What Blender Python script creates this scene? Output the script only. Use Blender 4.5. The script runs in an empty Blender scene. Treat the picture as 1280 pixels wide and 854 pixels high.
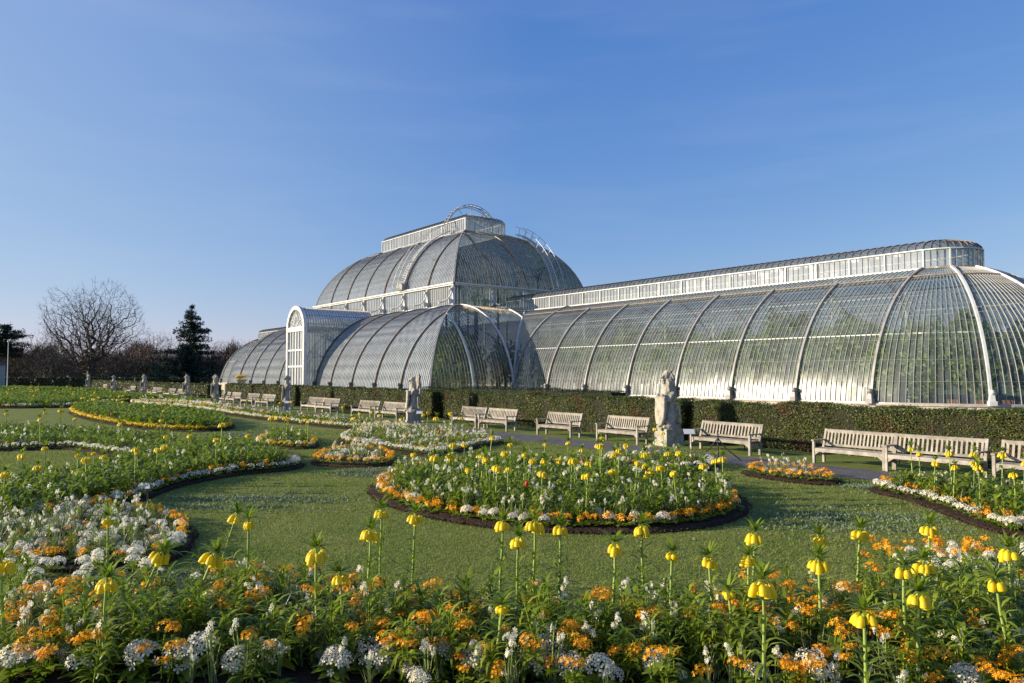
import bpy, math, random
import numpy as np
from math import sin, cos, pi, radians as R
sc = bpy.context.scene
col = sc.collection
# ------------------------------------------------------------------ camera, sky, sun, exposure
CAM = np.array([66.546, -41.710, 2.40]); YAW = 0.9136; PITCH = 0.043
cam = bpy.data.cameras.new('camera'); cam.lens = 26.307; cam.sensor_width = 36
cam.clip_start = 0.1; cam.clip_end = 6000
co = bpy.data.objects.new('camera', cam); col.objects.link(co)
co.location = CAM; co.rotation_euler = (pi/2 + PITCH, 0, YAW); sc.camera = co
SUN_AZ = R(214.0); SUN_EL = R(16.0)
w = bpy.data.worlds.new('World'); sc.world = w; w.use_nodes = True
nt = w.node_tree; bg = nt.nodes['Background']
sky = nt.nodes.new('ShaderNodeTexSky'); sky.sky_type = 'NISHITA'; sky.sun_disc = False
sky.sun_elevation = SUN_EL; sky.sun_rotation = SUN_AZ
sky.altitude = 0; sky.air_density = 1.0; sky.dust_density = 0.1; sky.ozone_density = 4.0
# thin cirrus streaks high up, mixed into the sky by direction
tc = nt.nodes.new('ShaderNodeTexCoord'); mp = nt.nodes.new('ShaderNodeMapping')
mp.inputs['Rotation'].default_value = (0.1, 0.25, 0.5); mp.inputs['Scale'].default_value = (1.2, 2.2, 13.0)
nz = nt.nodes.new('ShaderNodeTexNoise'); nz.inputs['Scale'].default_value = 1.6; nz.inputs['Detail'].default_value = 8
nz.inputs['Roughness'].default_value = 0.55
cr = nt.nodes.new('ShaderNodeMapRange'); cr.inputs[1].default_value = 0.48; cr.inputs[2].default_value = 0.85
cr.inputs[3].default_value = 0.0; cr.inputs[4].default_value = 0.11
mxw = nt.nodes.new('ShaderNodeMix'); mxw.data_type = 'RGBA'
mxw.inputs[7].default_value = (3.4, 3.8, 4.6, 1)
nt.links.new(tc.outputs['Generated'], mp.inputs[0]); nt.links.new(mp.outputs[0], nz.inputs['Vector'])
nt.links.new(nz.outputs['Fac'], cr.inputs[0]); nt.links.new(cr.outputs[0], mxw.inputs[0])
sep = nt.nodes.new('ShaderNodeSeparateColor'); cmb = nt.nodes.new('ShaderNodeCombineColor'); nt.links.new(sky.outputs[0], sep.inputs[0])
for i_, (g_, A_) in enumerate(((1.04, .88), (.743, .67), (.35, .77))):   # clear cold morning: deeper blue overhead, pale blue low down
    s_ = .1757; a_ = nt.nodes.new('ShaderNodeMath'); a_.operation = 'MULTIPLY'; a_.inputs[1].default_value = s_
    b_ = nt.nodes.new('ShaderNodeMath'); b_.operation = 'POWER'; b_.inputs[1].default_value = g_
    c_ = nt.nodes.new('ShaderNodeMath'); c_.operation = 'MULTIPLY'; c_.inputs[1].default_value = A_/s_
    nt.links.new(sep.outputs[i_], a_.inputs[0]); nt.links.new(a_.outputs[0], b_.inputs[0]); nt.links.new(b_.outputs[0], c_.inputs[0]); nt.links.new(c_.outputs[0], cmb.inputs[i_])
# pale morning veil that thickens towards the sun's side of the sky
dt = nt.nodes.new('ShaderNodeVectorMath'); dt.operation = 'DOT_PRODUCT'; dt.inputs[1].default_value = (math.sin(SUN_AZ), math.cos(SUN_AZ), 0.0)
vr = nt.nodes.new('ShaderNodeMapRange'); vr.inputs[1].default_value = -0.08; vr.inputs[2].default_value = 0.8; vr.inputs[3].default_value = 0.0; vr.inputs[4].default_value = 0.45
vm = nt.nodes.new('ShaderNodeMix'); vm.data_type = 'RGBA'; vm.inputs[7].default_value = (3.1, 3.75, 4.8, 1)
nt.links.new(tc.outputs['Generated'], dt.inputs[0]); nt.links.new(dt.outputs['Value'], vr.inputs[0]); nt.links.new(vr.outputs[0], vm.inputs[0]); nt.links.new(cmb.outputs[0], vm.inputs[6])
nt.links.new(vm.outputs[2], mxw.inputs[6]); nt.links.new(mxw.outputs[2], bg.inputs[0])
bg.inputs[1].default_value = 0.1045
sl = bpy.data.lights.new('sun', 'SUN'); sl.energy = 5.0; sl.angle = R(0.55); sl.color = (1.0, 0.87, 0.67)
so = bpy.data.objects.new('sun', sl); col.objects.link(so)
so.rotation_euler = (pi/2 - SUN_EL, 0, pi - SUN_AZ); so.location = (0, -60, 60)
sc.view_settings.view_transform = 'Standard'; sc.view_settings.look = 'None'
sc.view_settings.exposure = 0.75; sc.view_settings.gamma = 1.0
sc.render.engine = 'CYCLES'
sc.cycles.max_bounces = 8; sc.cycles.diffuse_bounces = 2; sc.cycles.glossy_bounces = 3
sc.cycles.transmission_bounces = 3; sc.cycles.transparent_max_bounces = 24
sc.cycles.caustics_reflective = False; sc.cycles.caustics_refractive = False
sc.cycles.use_denoising = True
sc.cycles.sample_clamp_indirect = 6.0

rng = np.random.default_rng(7); random.seed(7)

# ------------------------------------------------------------------ materials
def mat(name, c, rough=0.6, c2=None, nscale=8.0, bump=0.0, bscale=None, trans=0.0, spec=0.4, metal=0.0, detail=5, p0=.35, p1=.65, coat=0):
    m = bpy.data.materials.new(name); m.use_nodes = True; t = m.node_tree; n = t.nodes; b = n['Principled BSDF']
    b.inputs['Roughness'].default_value = rough; b.inputs['Specular IOR Level'].default_value = spec
    b.inputs['Metallic'].default_value = metal
    b.inputs['Base Color'].default_value = (*c, 1)
    g = None
    if c2 is not None or bump:
        g = n.new('ShaderNodeNewGeometry')
    if c2 is not None:
        z = n.new('ShaderNodeTexNoise'); z.inputs['Scale'].default_value = nscale; z.inputs['Detail'].default_value = detail
        t.links.new(g.outputs['Position'], z.inputs['Vector'])
        r = n.new('ShaderNodeMapRange'); r.inputs[1].default_value = p0; r.inputs[2].default_value = p1
        x = n.new('ShaderNodeMix'); x.data_type = 'RGBA'; x.inputs[6].default_value = (*c, 1); x.inputs[7].default_value = (*c2, 1)
        t.links.new(z.outputs['Fac'], r.inputs[0]); t.links.new(r.outputs[0], x.inputs[0]); t.links.new(x.outputs[2], b.inputs['Base Color'])
    if bump:
        z2 = n.new('ShaderNodeTexNoise'); z2.inputs['Scale'].default_value = bscale or nscale; z2.inputs['Detail'].default_value = 6
        t.links.new(g.outputs['Position'], z2.inputs['Vector'])
        bp = n.new('ShaderNodeBump'); bp.inputs['Strength'].default_value = 1.0; bp.inputs['Distance'].default_value = bump
        t.links.new(z2.outputs['Fac'], bp.inputs['Height']); t.links.new(bp.outputs[0], b.inputs['Normal'])
    if trans:
        tr = n.new('ShaderNodeBsdfTranslucent'); ms = n.new('ShaderNodeMixShader'); ms.inputs[0].default_value = trans
        cc = tuple(min(1, k*1.25) for k in c); tr.inputs['Color'].default_value = (*cc, 1)
        out = n['Material Output']; t.links.new(b.outputs[0], ms.inputs[1]); t.links.new(tr.outputs[0], ms.inputs[2])
        t.links.new(ms.outputs[0], out.inputs['Surface'])
    return m

def leafmat(name, c, c2, rough=0.42, trans=0.28, spec=0.45, nscale=9.0):
    return mat(name, c, rough, c2, nscale=nscale, trans=trans, spec=spec)

M = {}
M['lawn'] = mat('lawn', (0.132, 0.170, 0.036), 0.9, (0.198, 0.214, 0.056), nscale=0.9, bump=0.02, bscale=38, spec=0.1)
M['blade'] = leafmat('grass_blade', (0.158, 0.208, 0.038), (0.26, 0.27, 0.072), 0.6, 0.35, 0.2, 0.7)
M['soil'] = mat('soil', (0.030, 0.020, 0.014), 0.95, (0.060, 0.040, 0.028), nscale=9, bump=0.05, bscale=22, spec=0.1)
M['asphalt'] = mat('asphalt', (0.085, 0.080, 0.078), 0.85, (0.12, 0.112, 0.105), nscale=3, bump=0.006, bscale=90)
M['gravel'] = mat('paving', (0.20, 0.15, 0.12), 0.9, (0.28, 0.21, 0.17), nscale=3, bump=0.006, bscale=60)
M['stone'] = mat('carved_stone', (0.43, 0.39, 0.32), 0.85, (0.24, 0.22, 0.17), nscale=4.5, bump=0.015, bscale=28, spec=0.2, p0=.42, p1=.7)
M['plinthstone'] = mat('plinth_stone', (0.52, 0.46, 0.38), 0.85, (0.36, 0.32, 0.27), nscale=3, bump=0.008, bscale=30, spec=0.2)
M['paint'] = mat('white_paint', (0.62, 0.62, 0.60), 0.45, (0.42, 0.40, 0.36), nscale=2.2, bump=0.004, bscale=20, p0=.5, p1=.8)
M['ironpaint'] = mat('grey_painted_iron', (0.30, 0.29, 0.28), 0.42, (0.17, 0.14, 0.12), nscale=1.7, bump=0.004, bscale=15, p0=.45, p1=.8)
M['bar'] = mat('glazing_bar', (0.38, 0.38, 0.37), 0.38, (0.34, 0.30, 0.24), nscale=2.0, p0=.4, p1=.75)
M['tan'] = mat('weathered_lit_tan', (0.42, 0.34, 0.24), 0.6, (0.30, 0.22, 0.15), nscale=3)  # vent strips; on end bars and ribs, golden sunlight put into the colour
M['wood'] = mat('weathered_bench_wood', (0.42, 0.38, 0.32), 0.7, (0.27, 0.24, 0.20), nscale=5, bump=0.003, bscale=60, spec=0.2)
M['brown_iron'] = mat('dark_brown_iron', (0.115, 0.095, 0.08), 0.6, (0.19, 0.17, 0.15), nscale=1.5)  # on central ribs this brown holds the shade on pale paint
def vary(m, lo_, hi_):
    t = m.node_tree; b = t.nodes['Principled BSDF']; src = b.inputs['Base Color'].links[0].from_socket
    oi = t.nodes.new('ShaderNodeObjectInfo'); r = t.nodes.new('ShaderNodeMapRange'); r.inputs[3].default_value = lo_; r.inputs[4].default_value = hi_
    h = t.nodes.new('ShaderNodeHueSaturation'); t.links.new(oi.outputs['Random'], r.inputs[0]); t.links.new(r.outputs[0], h.inputs['Value']); t.links.new(src, h.inputs['Color']); t.links.new(h.outputs[0], b.inputs['Base Color'])
vary(M['wood'], .72, 1.12)
M['darkmetal'] = mat('dark_iron', (0.03, 0.03, 0.03), 0.5)
M['plaque'] = mat('plaque', (0.6, 0.6, 0.6), 0.35)
M['hedge'] = leafmat('hedge_leaf', (0.042, 0.068, 0.012), (0.120, 0.140, 0.024), 0.45, 0.22, 0.3, 3.2)
M['hedgecore'] = mat('hedge_twigs', (0.020, 0.018, 0.008), 0.9)
M['brownleaf'] = leafmat('dry_hedge_leaf', (0.09, 0.055, 0.025), (0.15, 0.10, 0.04), 0.7, 0.1, 0.1)
M['yew_shade'] = leafmat('dark_hedge_leaf', (0.016, 0.034, 0.012), (0.030, 0.050, 0.016), 0.5, 0.1, 0.3)  # yew leaf; on the far left hedge its darkness stands for shade
M['leaf'] = leafmat('fresh_leaf', (0.165, 0.25, 0.017), (0.32, 0.385, 0.035), 0.42, 0.40, 0.28, 3.0)
M['leaf2'] = leafmat('deep_leaf', (0.085, 0.145, 0.014), (0.16, 0.215, 0.024), 0.45, 0.33, 0.28, 3.0)
M['blueleaf'] = leafmat('blue_green_leaf', (0.15, 0.19, 0.075), (0.22, 0.25, 0.11), 0.42, 0.2, 0.4, 4.0)
M['stem'] = mat('pale_stem', (0.34, 0.44, 0.12), 0.45, (0.27, 0.37, 0.08), nscale=12, trans=0.15)
M['yellow'] = mat('yellow_petal', (0.90, 0.70, 0.02), 0.45, (0.86, 0.60, 0.015), nscale=30, trans=0.35)
M['yellow2'] = mat('deep_yellow_petal', (0.86, 0.50, 0.012), 0.5, (0.85, 0.62, 0.02), nscale=14, trans=0.3)
M['orange'] = mat('orange_petal', (0.92, 0.44, 0.010), 0.55, (0.88, 0.29, 0.006), nscale=16, trans=0.3)
M['white'] = mat('white_petal', (0.88, 0.84, 0.70), 0.6, (0.80, 0.76, 0.62), nscale=16, trans=0.38, spec=.15)
M['eye'] = mat('flower_eye', (0.78, 0.50, 0.03), 0.6)
M['red'] = mat('red_petal', (0.62, 0.05, 0.02), 0.5, trans=0.25)
M['bark'] = mat('bark', (0.060, 0.048, 0.038), 0.9, (0.095, 0.08, 0.065), nscale=3)
M['twig'] = mat('twig', (0.075, 0.06, 0.052), 0.9)
M['twigred'] = mat('red_brown_twig', (0.17, 0.115, 0.085), 0.9, (0.11, 0.085, 0.06), nscale=0.25)  # twig brown lightened: distance haze is mixed into it
M['fir'] = leafmat('conifer_needle', (0.022, 0.042, 0.030), (0.042, 0.068, 0.042), 0.6, 0.05, 0.2, .5)
M['palm'] = leafmat('palm_leaf', (0.22, 0.33, 0.05), (0.36, 0.42, 0.09), 0.4, 0.4, 0.4, .8)
M['palmd'] = leafmat('dark_palm_leaf', (0.07, 0.14, 0.04), (0.13, 0.21, 0.05), 0.4, 0.25, 0.4, .8)
M['pavwall'] = mat('pavilion_wall', (0.33, 0.34, 0.35), 0.7)
M['slate'] = mat('slate_roof', (0.06, 0.065, 0.075), 0.6)
M['window'] = mat('dark_window', (0.02, 0.025, 0.03), 0.15)
M['floorin'] = mat('greenhouse_floor', (0.10, 0.09, 0.07), 0.8)
M['terracotta'] = mat('terracotta', (0.35, 0.13, 0.06), 0.7)

def glass(name, dirt=(0.20, 0.42), tint=(0.80, 0.86, 0.84), rough=0.12, film=(0.50, 0.55, 0.58), wob=0.035, gain=1.3):
    """old lapped panes: see-through, reflecting, each with a slightly different tilt, with a pale film of dirt"""
    m = bpy.data.materials.new(name); m.use_nodes = True; t = m.node_tree; n = t.nodes; L = t.links
    for k in list(n):
        if k.type == 'BSDF_PRINCIPLED': n.remove(k)
    out = n['Material Output']
    uv = n.new('ShaderNodeUVMap'); uv.uv_map = 'UVMap'
    fl = n.new('ShaderNodeVectorMath'); fl.operation = 'FLOOR'; L.new(uv.outputs[0], fl.inputs[0])
    wn = n.new('ShaderNodeTexWhiteNoise'); wn.noise_dimensions = '3D'; L.new(fl.outputs[0], wn.inputs['Vector'])
    sub = n.new('ShaderNodeVectorMath'); sub.operation = 'SUBTRACT'; sub.inputs[1].default_value = (.5, .5, .5)
    L.new(wn.outputs['Color'], sub.inputs[0])
    # bowed panes: normal leans with position across the pane
    fr = n.new('ShaderNodeVectorMath'); fr.operation = 'FRACTION'; L.new(uv.outputs[0], fr.inputs[0])
    g = n.new('ShaderNodeNewGeometry')
    nzv = n.new('ShaderNodeTexNoise'); nzv.inputs['Scale'].default_value = 2.3; nzv.inputs['Detail'].default_value = 2
    L.new(g.outputs['Position'], nzv.inputs['Vector'])
    s3 = n.new('ShaderNodeVectorMath'); s3.operation = 'SUBTRACT'; s3.inputs[1].default_value = (.5, .5, .5)
    L.new(nzv.outputs['Color'], s3.inputs[0])
    sc1 = n.new('ShaderNodeVectorMath'); sc1.operation = 'SCALE'; sc1.inputs['Scale'].default_value = wob*2; L.new(sub.outputs[0], sc1.inputs[0])
    sc2 = n.new('ShaderNodeVectorMath'); sc2.operation = 'SCALE'; sc2.inputs['Scale'].default_value = wob*2.5; L.new(s3.outputs[0], sc2.inputs[0])
    cx = n.new('ShaderNodeSeparateXYZ'); L.new(fr.outputs[0], cx.inputs[0])
    a1 = n.new('ShaderNodeVectorMath'); L.new(sc1.outputs[0], a1.inputs[0]); L.new(sc2.outputs[0], a1.inputs[1])
    a2 = n.new('ShaderNodeVectorMath'); L.new(g.outputs['Normal'], a2.inputs[0]); L.new(a1.outputs[0], a2.inputs[1])
    nm = n.new('ShaderNodeVectorMath'); nm.operation = 'NORMALIZE'; L.new(a2.outputs[0], nm.inputs[0])
    tr = n.new('ShaderNodeBsdfTransparent'); tr.inputs[0].default_value = (*tint, 1)
    gl = n.new('ShaderNodeBsdfGlossy'); gl.inputs['Roughness'].default_value = rough; L.new(nm.outputs[0], gl.inputs['Normal'])
    gl.inputs['Color'].default_value = (.95, .97, 1, 1)
    fn = n.new('ShaderNodeFresnel'); fn.inputs[0].default_value = 1.52; L.new(nm.outputs[0], fn.inputs['Normal'])
    fm = n.new('ShaderNodeMath'); fm.operation = 'MULTIPLY_ADD'; fm.inputs[1].default_value = gain; fm.inputs[2].default_value = 0.01; fm.use_clamp = True
    L.new(fn.outputs[0], fm.inputs[0])
    mx = n.new('ShaderNodeMixShader'); L.new(fm.outputs[0], mx.inputs[0]); L.new(tr.outputs[0], mx.inputs[1]); L.new(gl.outputs[0], mx.inputs[2])
    df = n.new('ShaderNodeBsdfDiffuse'); df.inputs[0].default_value = (*film, 1)
    tl = n.new('ShaderNodeBsdfTranslucent'); tl.inputs[0].default_value = (*film, 1)
    md = n.new('ShaderNodeMixShader'); md.inputs[0].default_value = 0.35; L.new(df.outputs[0], md.inputs[1]); L.new(tl.outputs[0], md.inputs[2])
    dn = n.new('ShaderNodeTexNoise'); dn.inputs['Scale'].default_value = 0.45; dn.inputs['Detail'].default_value = 9; dn.inputs['Roughness'].default_value = .65
    L.new(g.outputs['Position'], dn.inputs['Vector'])
    mr = n.new('ShaderNodeMapRange'); mr.inputs[1].default_value = .3; mr.inputs[2].default_value = .7
    mr.inputs[3].default_value = dirt[0]; mr.inputs[4].default_value = dirt[1]; L.new(dn.outputs['Fac'], mr.inputs[0])
    pn = n.new('ShaderNodeMath'); pn.operation = 'MULTIPLY_ADD'; pn.inputs[1].default_value = .16; L.new(wn.outputs['Value'], pn.inputs[0]); 
    sb = n.new('ShaderNodeMath'); sb.operation = 'SUBTRACT'; sb.inputs[1].default_value = .08; L.new(mr.outputs[0], sb.inputs[0]); L.new(sb.outputs[0], pn.inputs[2]); pn.use_clamp = True
    mo = n.new('ShaderNodeMixShader'); L.new(pn.outputs[0], mo.inputs[0]); L.new(mx.outputs[0], mo.inputs[1]); L.new(md.outputs[0], mo.inputs[2])
    L.new(mo.outputs[0], out.inputs['Surface'])
    return m
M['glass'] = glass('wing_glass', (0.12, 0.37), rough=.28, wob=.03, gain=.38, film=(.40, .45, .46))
M['glasse'] = glass('shaded_end_glass', (0.03, 0.14), rough=.15, gain=.8, film=(.36, .40, .43))  # darker copy of the dome panes; the near end's shade is put in
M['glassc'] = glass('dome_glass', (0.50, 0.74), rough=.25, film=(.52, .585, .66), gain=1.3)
M['glassl'] = glass('lantern_wall_glass', (0.45, 0.62), rough=.2, film=(.62, .66, .70), gain=.7)
M['glassr'] = glass('lantern_roof_glass', (0.30, 0.45), rough=.12, film=(.25, .30, .36), gain=.4)

# ------------------------------------------------------------------ mesh helpers
def link(name, me, mats, parent=None):
    for m in mats:
        me.materials.append(M[m] if isinstance(m, str) else m)
    o = bpy.data.objects.new(name, me); col.objects.link(o)
    if parent is not None: o.parent = parent
    return o

def quads(name, V, F, mats=('white',), mi=None, parent=None, smooth=False, uv=None):
    """fast mesh from arrays; F is (n,4) or (n,3)"""
    V = np.asarray(V, np.float32); F = np.asarray(F, np.int32)
    me = bpy.data.meshes.new(name); k = F.shape[1]
    me.vertices.add(len(V)); me.vertices.foreach_set('co', V.ravel())
    me.loops.add(F.size); me.loops.foreach_set('vertex_index', F.ravel())
    me.polygons.add(len(F)); me.polygons.foreach_set('loop_start', np.arange(0, F.size, k, dtype=np.int32))
    me.polygons.foreach_set('loop_total', np.full(len(F), k, np.int32))
    if mi is not None: me.polygons.foreach_set('material_index', np.asarray(mi, np.int32))
    if smooth: me.polygons.foreach_set('use_smooth', np.ones(len(F), bool))
    me.update(calc_edges=True)
    if uv is not None:
        l = me.uv_layers.new(name='UVMap'); l.data.foreach_set('uv', np.asarray(uv, np.float32)[F.ravel()].ravel())
    return link(name, me, mats, parent)

class MB:
    def __init__(s): s.v = []; s.f = []; s.m = []
    def add(s, vs, fs, mi=0):
        b = len(s.v); s.v += [tuple(map(float, p)) for p in vs]; s.f += [tuple(b+i for i in f) for f in fs]; s.m += [mi]*len(fs)
    def box(s, c, d, mi=0, rz=0.0, taper=1.0, rx=0.0):
        x, y, z = d[0]/2, d[1]/2, d[2]/2
        P = [(-x, -y, -z), (x, -y, -z), (x, y, -z), (-x, y, -z), (-x*taper, -y*taper, z), (x*taper, -y*taper, z), (x*taper, y*taper, z), (-x*taper, y*taper, z)]
        Q = []
        for a, b_, e in P:
            b2, e2 = b_*cos(rx)-e*sin(rx), b_*sin(rx)+e*cos(rx)
            Q.append((c[0]+a*cos(rz)-b2*sin(rz), c[1]+a*sin(rz)+b2*cos(rz), c[2]+e2))
        s.add(Q, [(0, 3, 2, 1), (4, 5, 6, 7), (0, 1, 5, 4), (1, 2, 6, 5), (2, 3, 7, 6), (3, 0, 4, 7)], mi)
    def beam(s, p, q, wd, hd, mi=0, up=(0, 0, 1)):
        s.sweep([p, q], [up, up], wd, hd, mi)
    def sweep(s, pts, nrm, wd, dp, mi=0):
        """rectangular bar along pts, dp thick along nrm, wd across"""
        pts = [np.array(p, float) for p in pts]; n = len(pts); ring = []
        for i, p in enumerate(pts):
            t = pts[min(i+1, n-1)]-pts[max(i-1, 0)]; t /= (np.linalg.norm(t)+1e-9)
            N = np.array(nrm[i], float); N = N - t*(N@t); N /= (np.linalg.norm(N)+1e-9); B = np.cross(t, N)
            ring += [p+B*wd/2-N*dp/2, p+B*wd/2+N*dp/2, p-B*wd/2+N*dp/2, p-B*wd/2-N*dp/2]
        fs = [(3, 2, 1, 0), (4*n-4, 4*n-3, 4*n-2, 4*n-1)]
        for i in range(n-1):
            for k in range(4):
                fs.append((4*i+k, 4*i+(k+1) % 4, 4*i+4+(k+1) % 4, 4*i+4+k))
        s.add(ring, fs, mi)
    def tube(s, pts, rad, n=8, mi=0, caps=True):
        pts = [np.array(p, float) for p in pts]; k = len(pts)
        if not hasattr(rad, '__len__'): rad = [rad]*k
        ring = []; ref = np.array((0.13, 0.27, 0.95))
        t0 = pts[-1]-pts[0]
        if abs(t0[2]) > .8*np.linalg.norm(t0): ref = np.array((1, .1, .05))
        for i, p in enumerate(pts):
            t = pts[min(i+1, k-1)]-pts[max(i-1, 0)]; t /= (np.linalg.norm(t)+1e-9)
            a = np.cross(t, ref); a /= (np.linalg.norm(a)+1e-9); b = np.cross(t, a)
            for j in range(n):
                q = 2*pi*j/n; ring.append(p+rad[i]*(a*cos(q)+b*sin(q)))
        fs = []
        for i in range(k-1):
            for j in range(n): fs.append((i*n+j, i*n+(j+1) % n, (i+1)*n+(j+1) % n, (i+1)*n+j))
        if caps: fs += [tuple(range(n-1, -1, -1)), tuple((k-1)*n+j for j in range(n))]
        s.add(ring, fs, mi)
    def lathe(s, prof, n=16, c=(0, 0, 0), mi=0, sx=1, sy=1):
        ring = []
        for r, z in prof:
            for j in range(n):
                q = 2*pi*j/n; ring.append((c[0]+r*cos(q)*sx, c[1]+r*sin(q)*sy, c[2]+z))
        fs = []
        k = len(prof)
        for i in range(k-1):
            for j in range(n): fs.append((i*n+j, i*n+(j+1) % n, (i+1)*n+(j+1) % n, (i+1)*n+j))
        fs += [tuple(range(n-1, -1, -1)), tuple((k-1)*n+j for j in range(n))]
        s.add(ring, fs, mi)
    def ball(s, c, r, n=10, mi=0, rx=0):
        r = (r, r, r) if not hasattr(r, '__len__') else r
        vs = []; fs = []
        for i in range(1, n):
            a = pi*i/n
            for j in range(2*n):
                q = pi*j/n; vs.append((r[0]*sin(a)*cos(q), r[1]*sin(a)*sin(q), r[2]*cos(a)))
        top = len(vs); vs += [(0, 0, r[2]), (0, 0, -r[2])]; m = 2*n
        for i in range(n-2):
            for j in range(m): fs.append((i*m+j, (i+1)*m+j, (i+1)*m+(j+1) % m, i*m+(j+1) % m))
        for j in range(m): fs += [(top, j, (j+1) % m), (top+1, (n-2)*m+(j+1) % m, (n-2)*m+j)]
        vs = [(c[0]+x, c[1]+y*cos(rx)-z*sin(rx), c[2]+y*sin(rx)+z*cos(rx)) for x, y, z in vs]
        s.add(vs, fs, mi)
    def build(s, name, mats, parent=None, smooth=False, uv=None):
        me = bpy.data.meshes.new(name); me.from_pydata(s.v, [], s.f)
        me.polygons.foreach_set('material_index', s.m)
        if smooth: me.polygons.foreach_set('use_smooth', [True]*len(s.f))
        if uv is not None:
            l = me.uv_layers.new(name='UVMap')
            idx = np.array([i for f in s.f for i in f]); l.data.foreach_set('uv', np.asarray(uv, np.float32)[idx].ravel())
        me.update()
        return link(name, me, [mats] if isinstance(mats, str) else mats, parent)

def tag(o, label=None, cat=None, group=None, kind=None):
    if label: o['label'] = label
    if cat: o['category'] = cat
    if group: o['group'] = group
    if kind: o['kind'] = kind
    return o
def empty(name, loc=(0, 0, 0), rz=0.0):
    o = bpy.data.objects.new(name, None); col.objects.link(o); o.location = loc; o.rotation_euler = (0, 0, rz); o.empty_display_size = .2
    return o
def copy_tree(o, parent=None):
    c = o.copy(); col.objects.link(c); c.parent = parent
    for ch in list(o.children): copy_tree(ch, c)
    return c

FW = np.array([-sin(YAW), cos(YAW)]); RT = np.array([cos(YAW), sin(YAW)])
def bearing(u, d):
    """ground point d metres ahead of the lookout, at bearing u (pixels of a 1280 wide view)"""
    p = CAM[:2] + d*(FW + RT*(u-640)/935.35); return float(p[0]), float(p[1])

# ------------------------------------------------------------------ ground
def polysheet(name, pts, z, m, h=0.0):
    b = MB(); n = len(pts)
    b.add([(x, y, z) for x, y in pts], [tuple(range(n))])
    return b.build(name, m)
def area(p):
    x, y = np.array(p).T; return (x*np.roll(y, -1)-y*np.roll(x, -1)).sum()/2

g = MB(); g.add([(-3000, -3000, 0), (3000, -3000, 0), (3000, 3000, 0), (-3000, 3000, 0)], [(0, 1, 2, 3)])
tag(g.build('lawn_ground', 'lawn'), kind='structure')
PATH_Y0, PATH_Y1 = -24.95, -23.15
g = MB(); g.add([(-95, PATH_Y0, .006), (90, PATH_Y0, .006), (90, PATH_Y1, .006), (-95, PATH_Y1, .006)], [(0, 1, 2, 3)])
tag(g.build('garden_path', 'asphalt'), kind='structure')
g = MB(); g.add([(-6.5, PATH_Y1, .006), (-2.2, PATH_Y1, .006), (2.8, -16.2, .006), (-1.2, -16.2, .006)], [(0, 1, 2, 3)])
tag(g.build('entrance_path', 'gravel'), kind='structure')

# ------------------------------------------------------------------ palm house
PH = empty('palm_house', (0, 0, 0))
tag(PH, 'long curved victorian glasshouse with white ironwork, domed centre and rounded wings behind the hedge', 'glasshouse')
ZB = 1.04; CXL = 22.39; CYL = 14.75; UX = 14.25; WY = 7.48; WX = 49.32; WB = 3.847; CB = 4.071
UB = 2*UX/7
class Prof:
    """circular arc from (0, z0) to (dy, z0+dz), leaning a0 radians inwards at its foot"""
    def __init__(s, dy, z0, dz, a0=0.0):
        s.dy, s.z0, s.dz, s.a0 = dy, z0, dz, a0
        if dy > 0:
            be = math.atan2(dy, dz); s.ph = 2*(be-a0); s.Rr = math.hypot(dy, dz)/(2*sin(s.ph/2))
    def __call__(s, t):
        if s.dy <= 0: return 0.0, s.z0+s.dz*t
        a = s.a0+s.ph*t
        return s.Rr*(cos(s.a0)-cos(a)), s.z0+s.Rr*(sin(a)-sin(s.a0))
    def o_at(s, z):
        z = min(max(z, s.z0), s.z0+s.dz); return s.Rr*(cos(s.a0)-cos(math.asin(min(1, (z-s.z0)/s.Rr+sin(s.a0)))))
    def z_at(s, o):
        o = min(max(o, 0), s.dy); return s.z0+s.Rr*(sin(math.acos(max(-1, cos(s.a0)-o/s.Rr)))-sin(s.a0))
    def length(s): return s.Rr*s.ph if s.dy > 0 else s.dz
class Ell:
    """quarter ellipse: steep at the eaves, level at the ridge"""
    def __init__(s, dy, z0, dz): s.dy, s.z0, s.dz = dy, z0, dz
    def __call__(s, t): a = t*pi/2; return s.dy*(1-cos(a)), s.z0+s.dz*sin(a)
    def length(s): return math.hypot(s.dy, s.dz)*1.15
def line_plan(O, d, n_):
    O, d, n_ = map(np.array, (O, d, n_))
    return lambda s: (O[0]+d[0]*s, O[1]+d[1]*s, n_[0], n_[1])
def stadium_plan(r, x0, x1, sgn=1):
    """front straight from x0 to x1 at y=-r, half circle, back straight; sgn mirrors in x"""
    L1 = x1-x0; La = pi*r
    def f(s):
        if s <= L1: x, y, a, b = x0+s, -r, 0, -1
        elif s <= L1+La:
            q = (s-L1)/r; a, b = sin(q), -cos(q); x, y = x1+r*a, r*b
        else: x, y, a, b = x1-(s-L1-La), r, 0, 1
        return (sgn*x, y, sgn*a, b)
    return f
def pt(plan, prof, s, t, off=0.0):
    x, y, nx, ny = plan(s); o, z = prof(t)
    e = 1e-3; o1, z1 = prof(t-e); o2, z2 = prof(t+e)
    tx, tz = (o2-o1), (z2-z1); l = math.hypot(tx, tz) or 1
    N = np.array((nx*tz/l, ny*tz/l, tx/l))
    return np.array((x-nx*o, y-ny*o, z))+N*off, N
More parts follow.
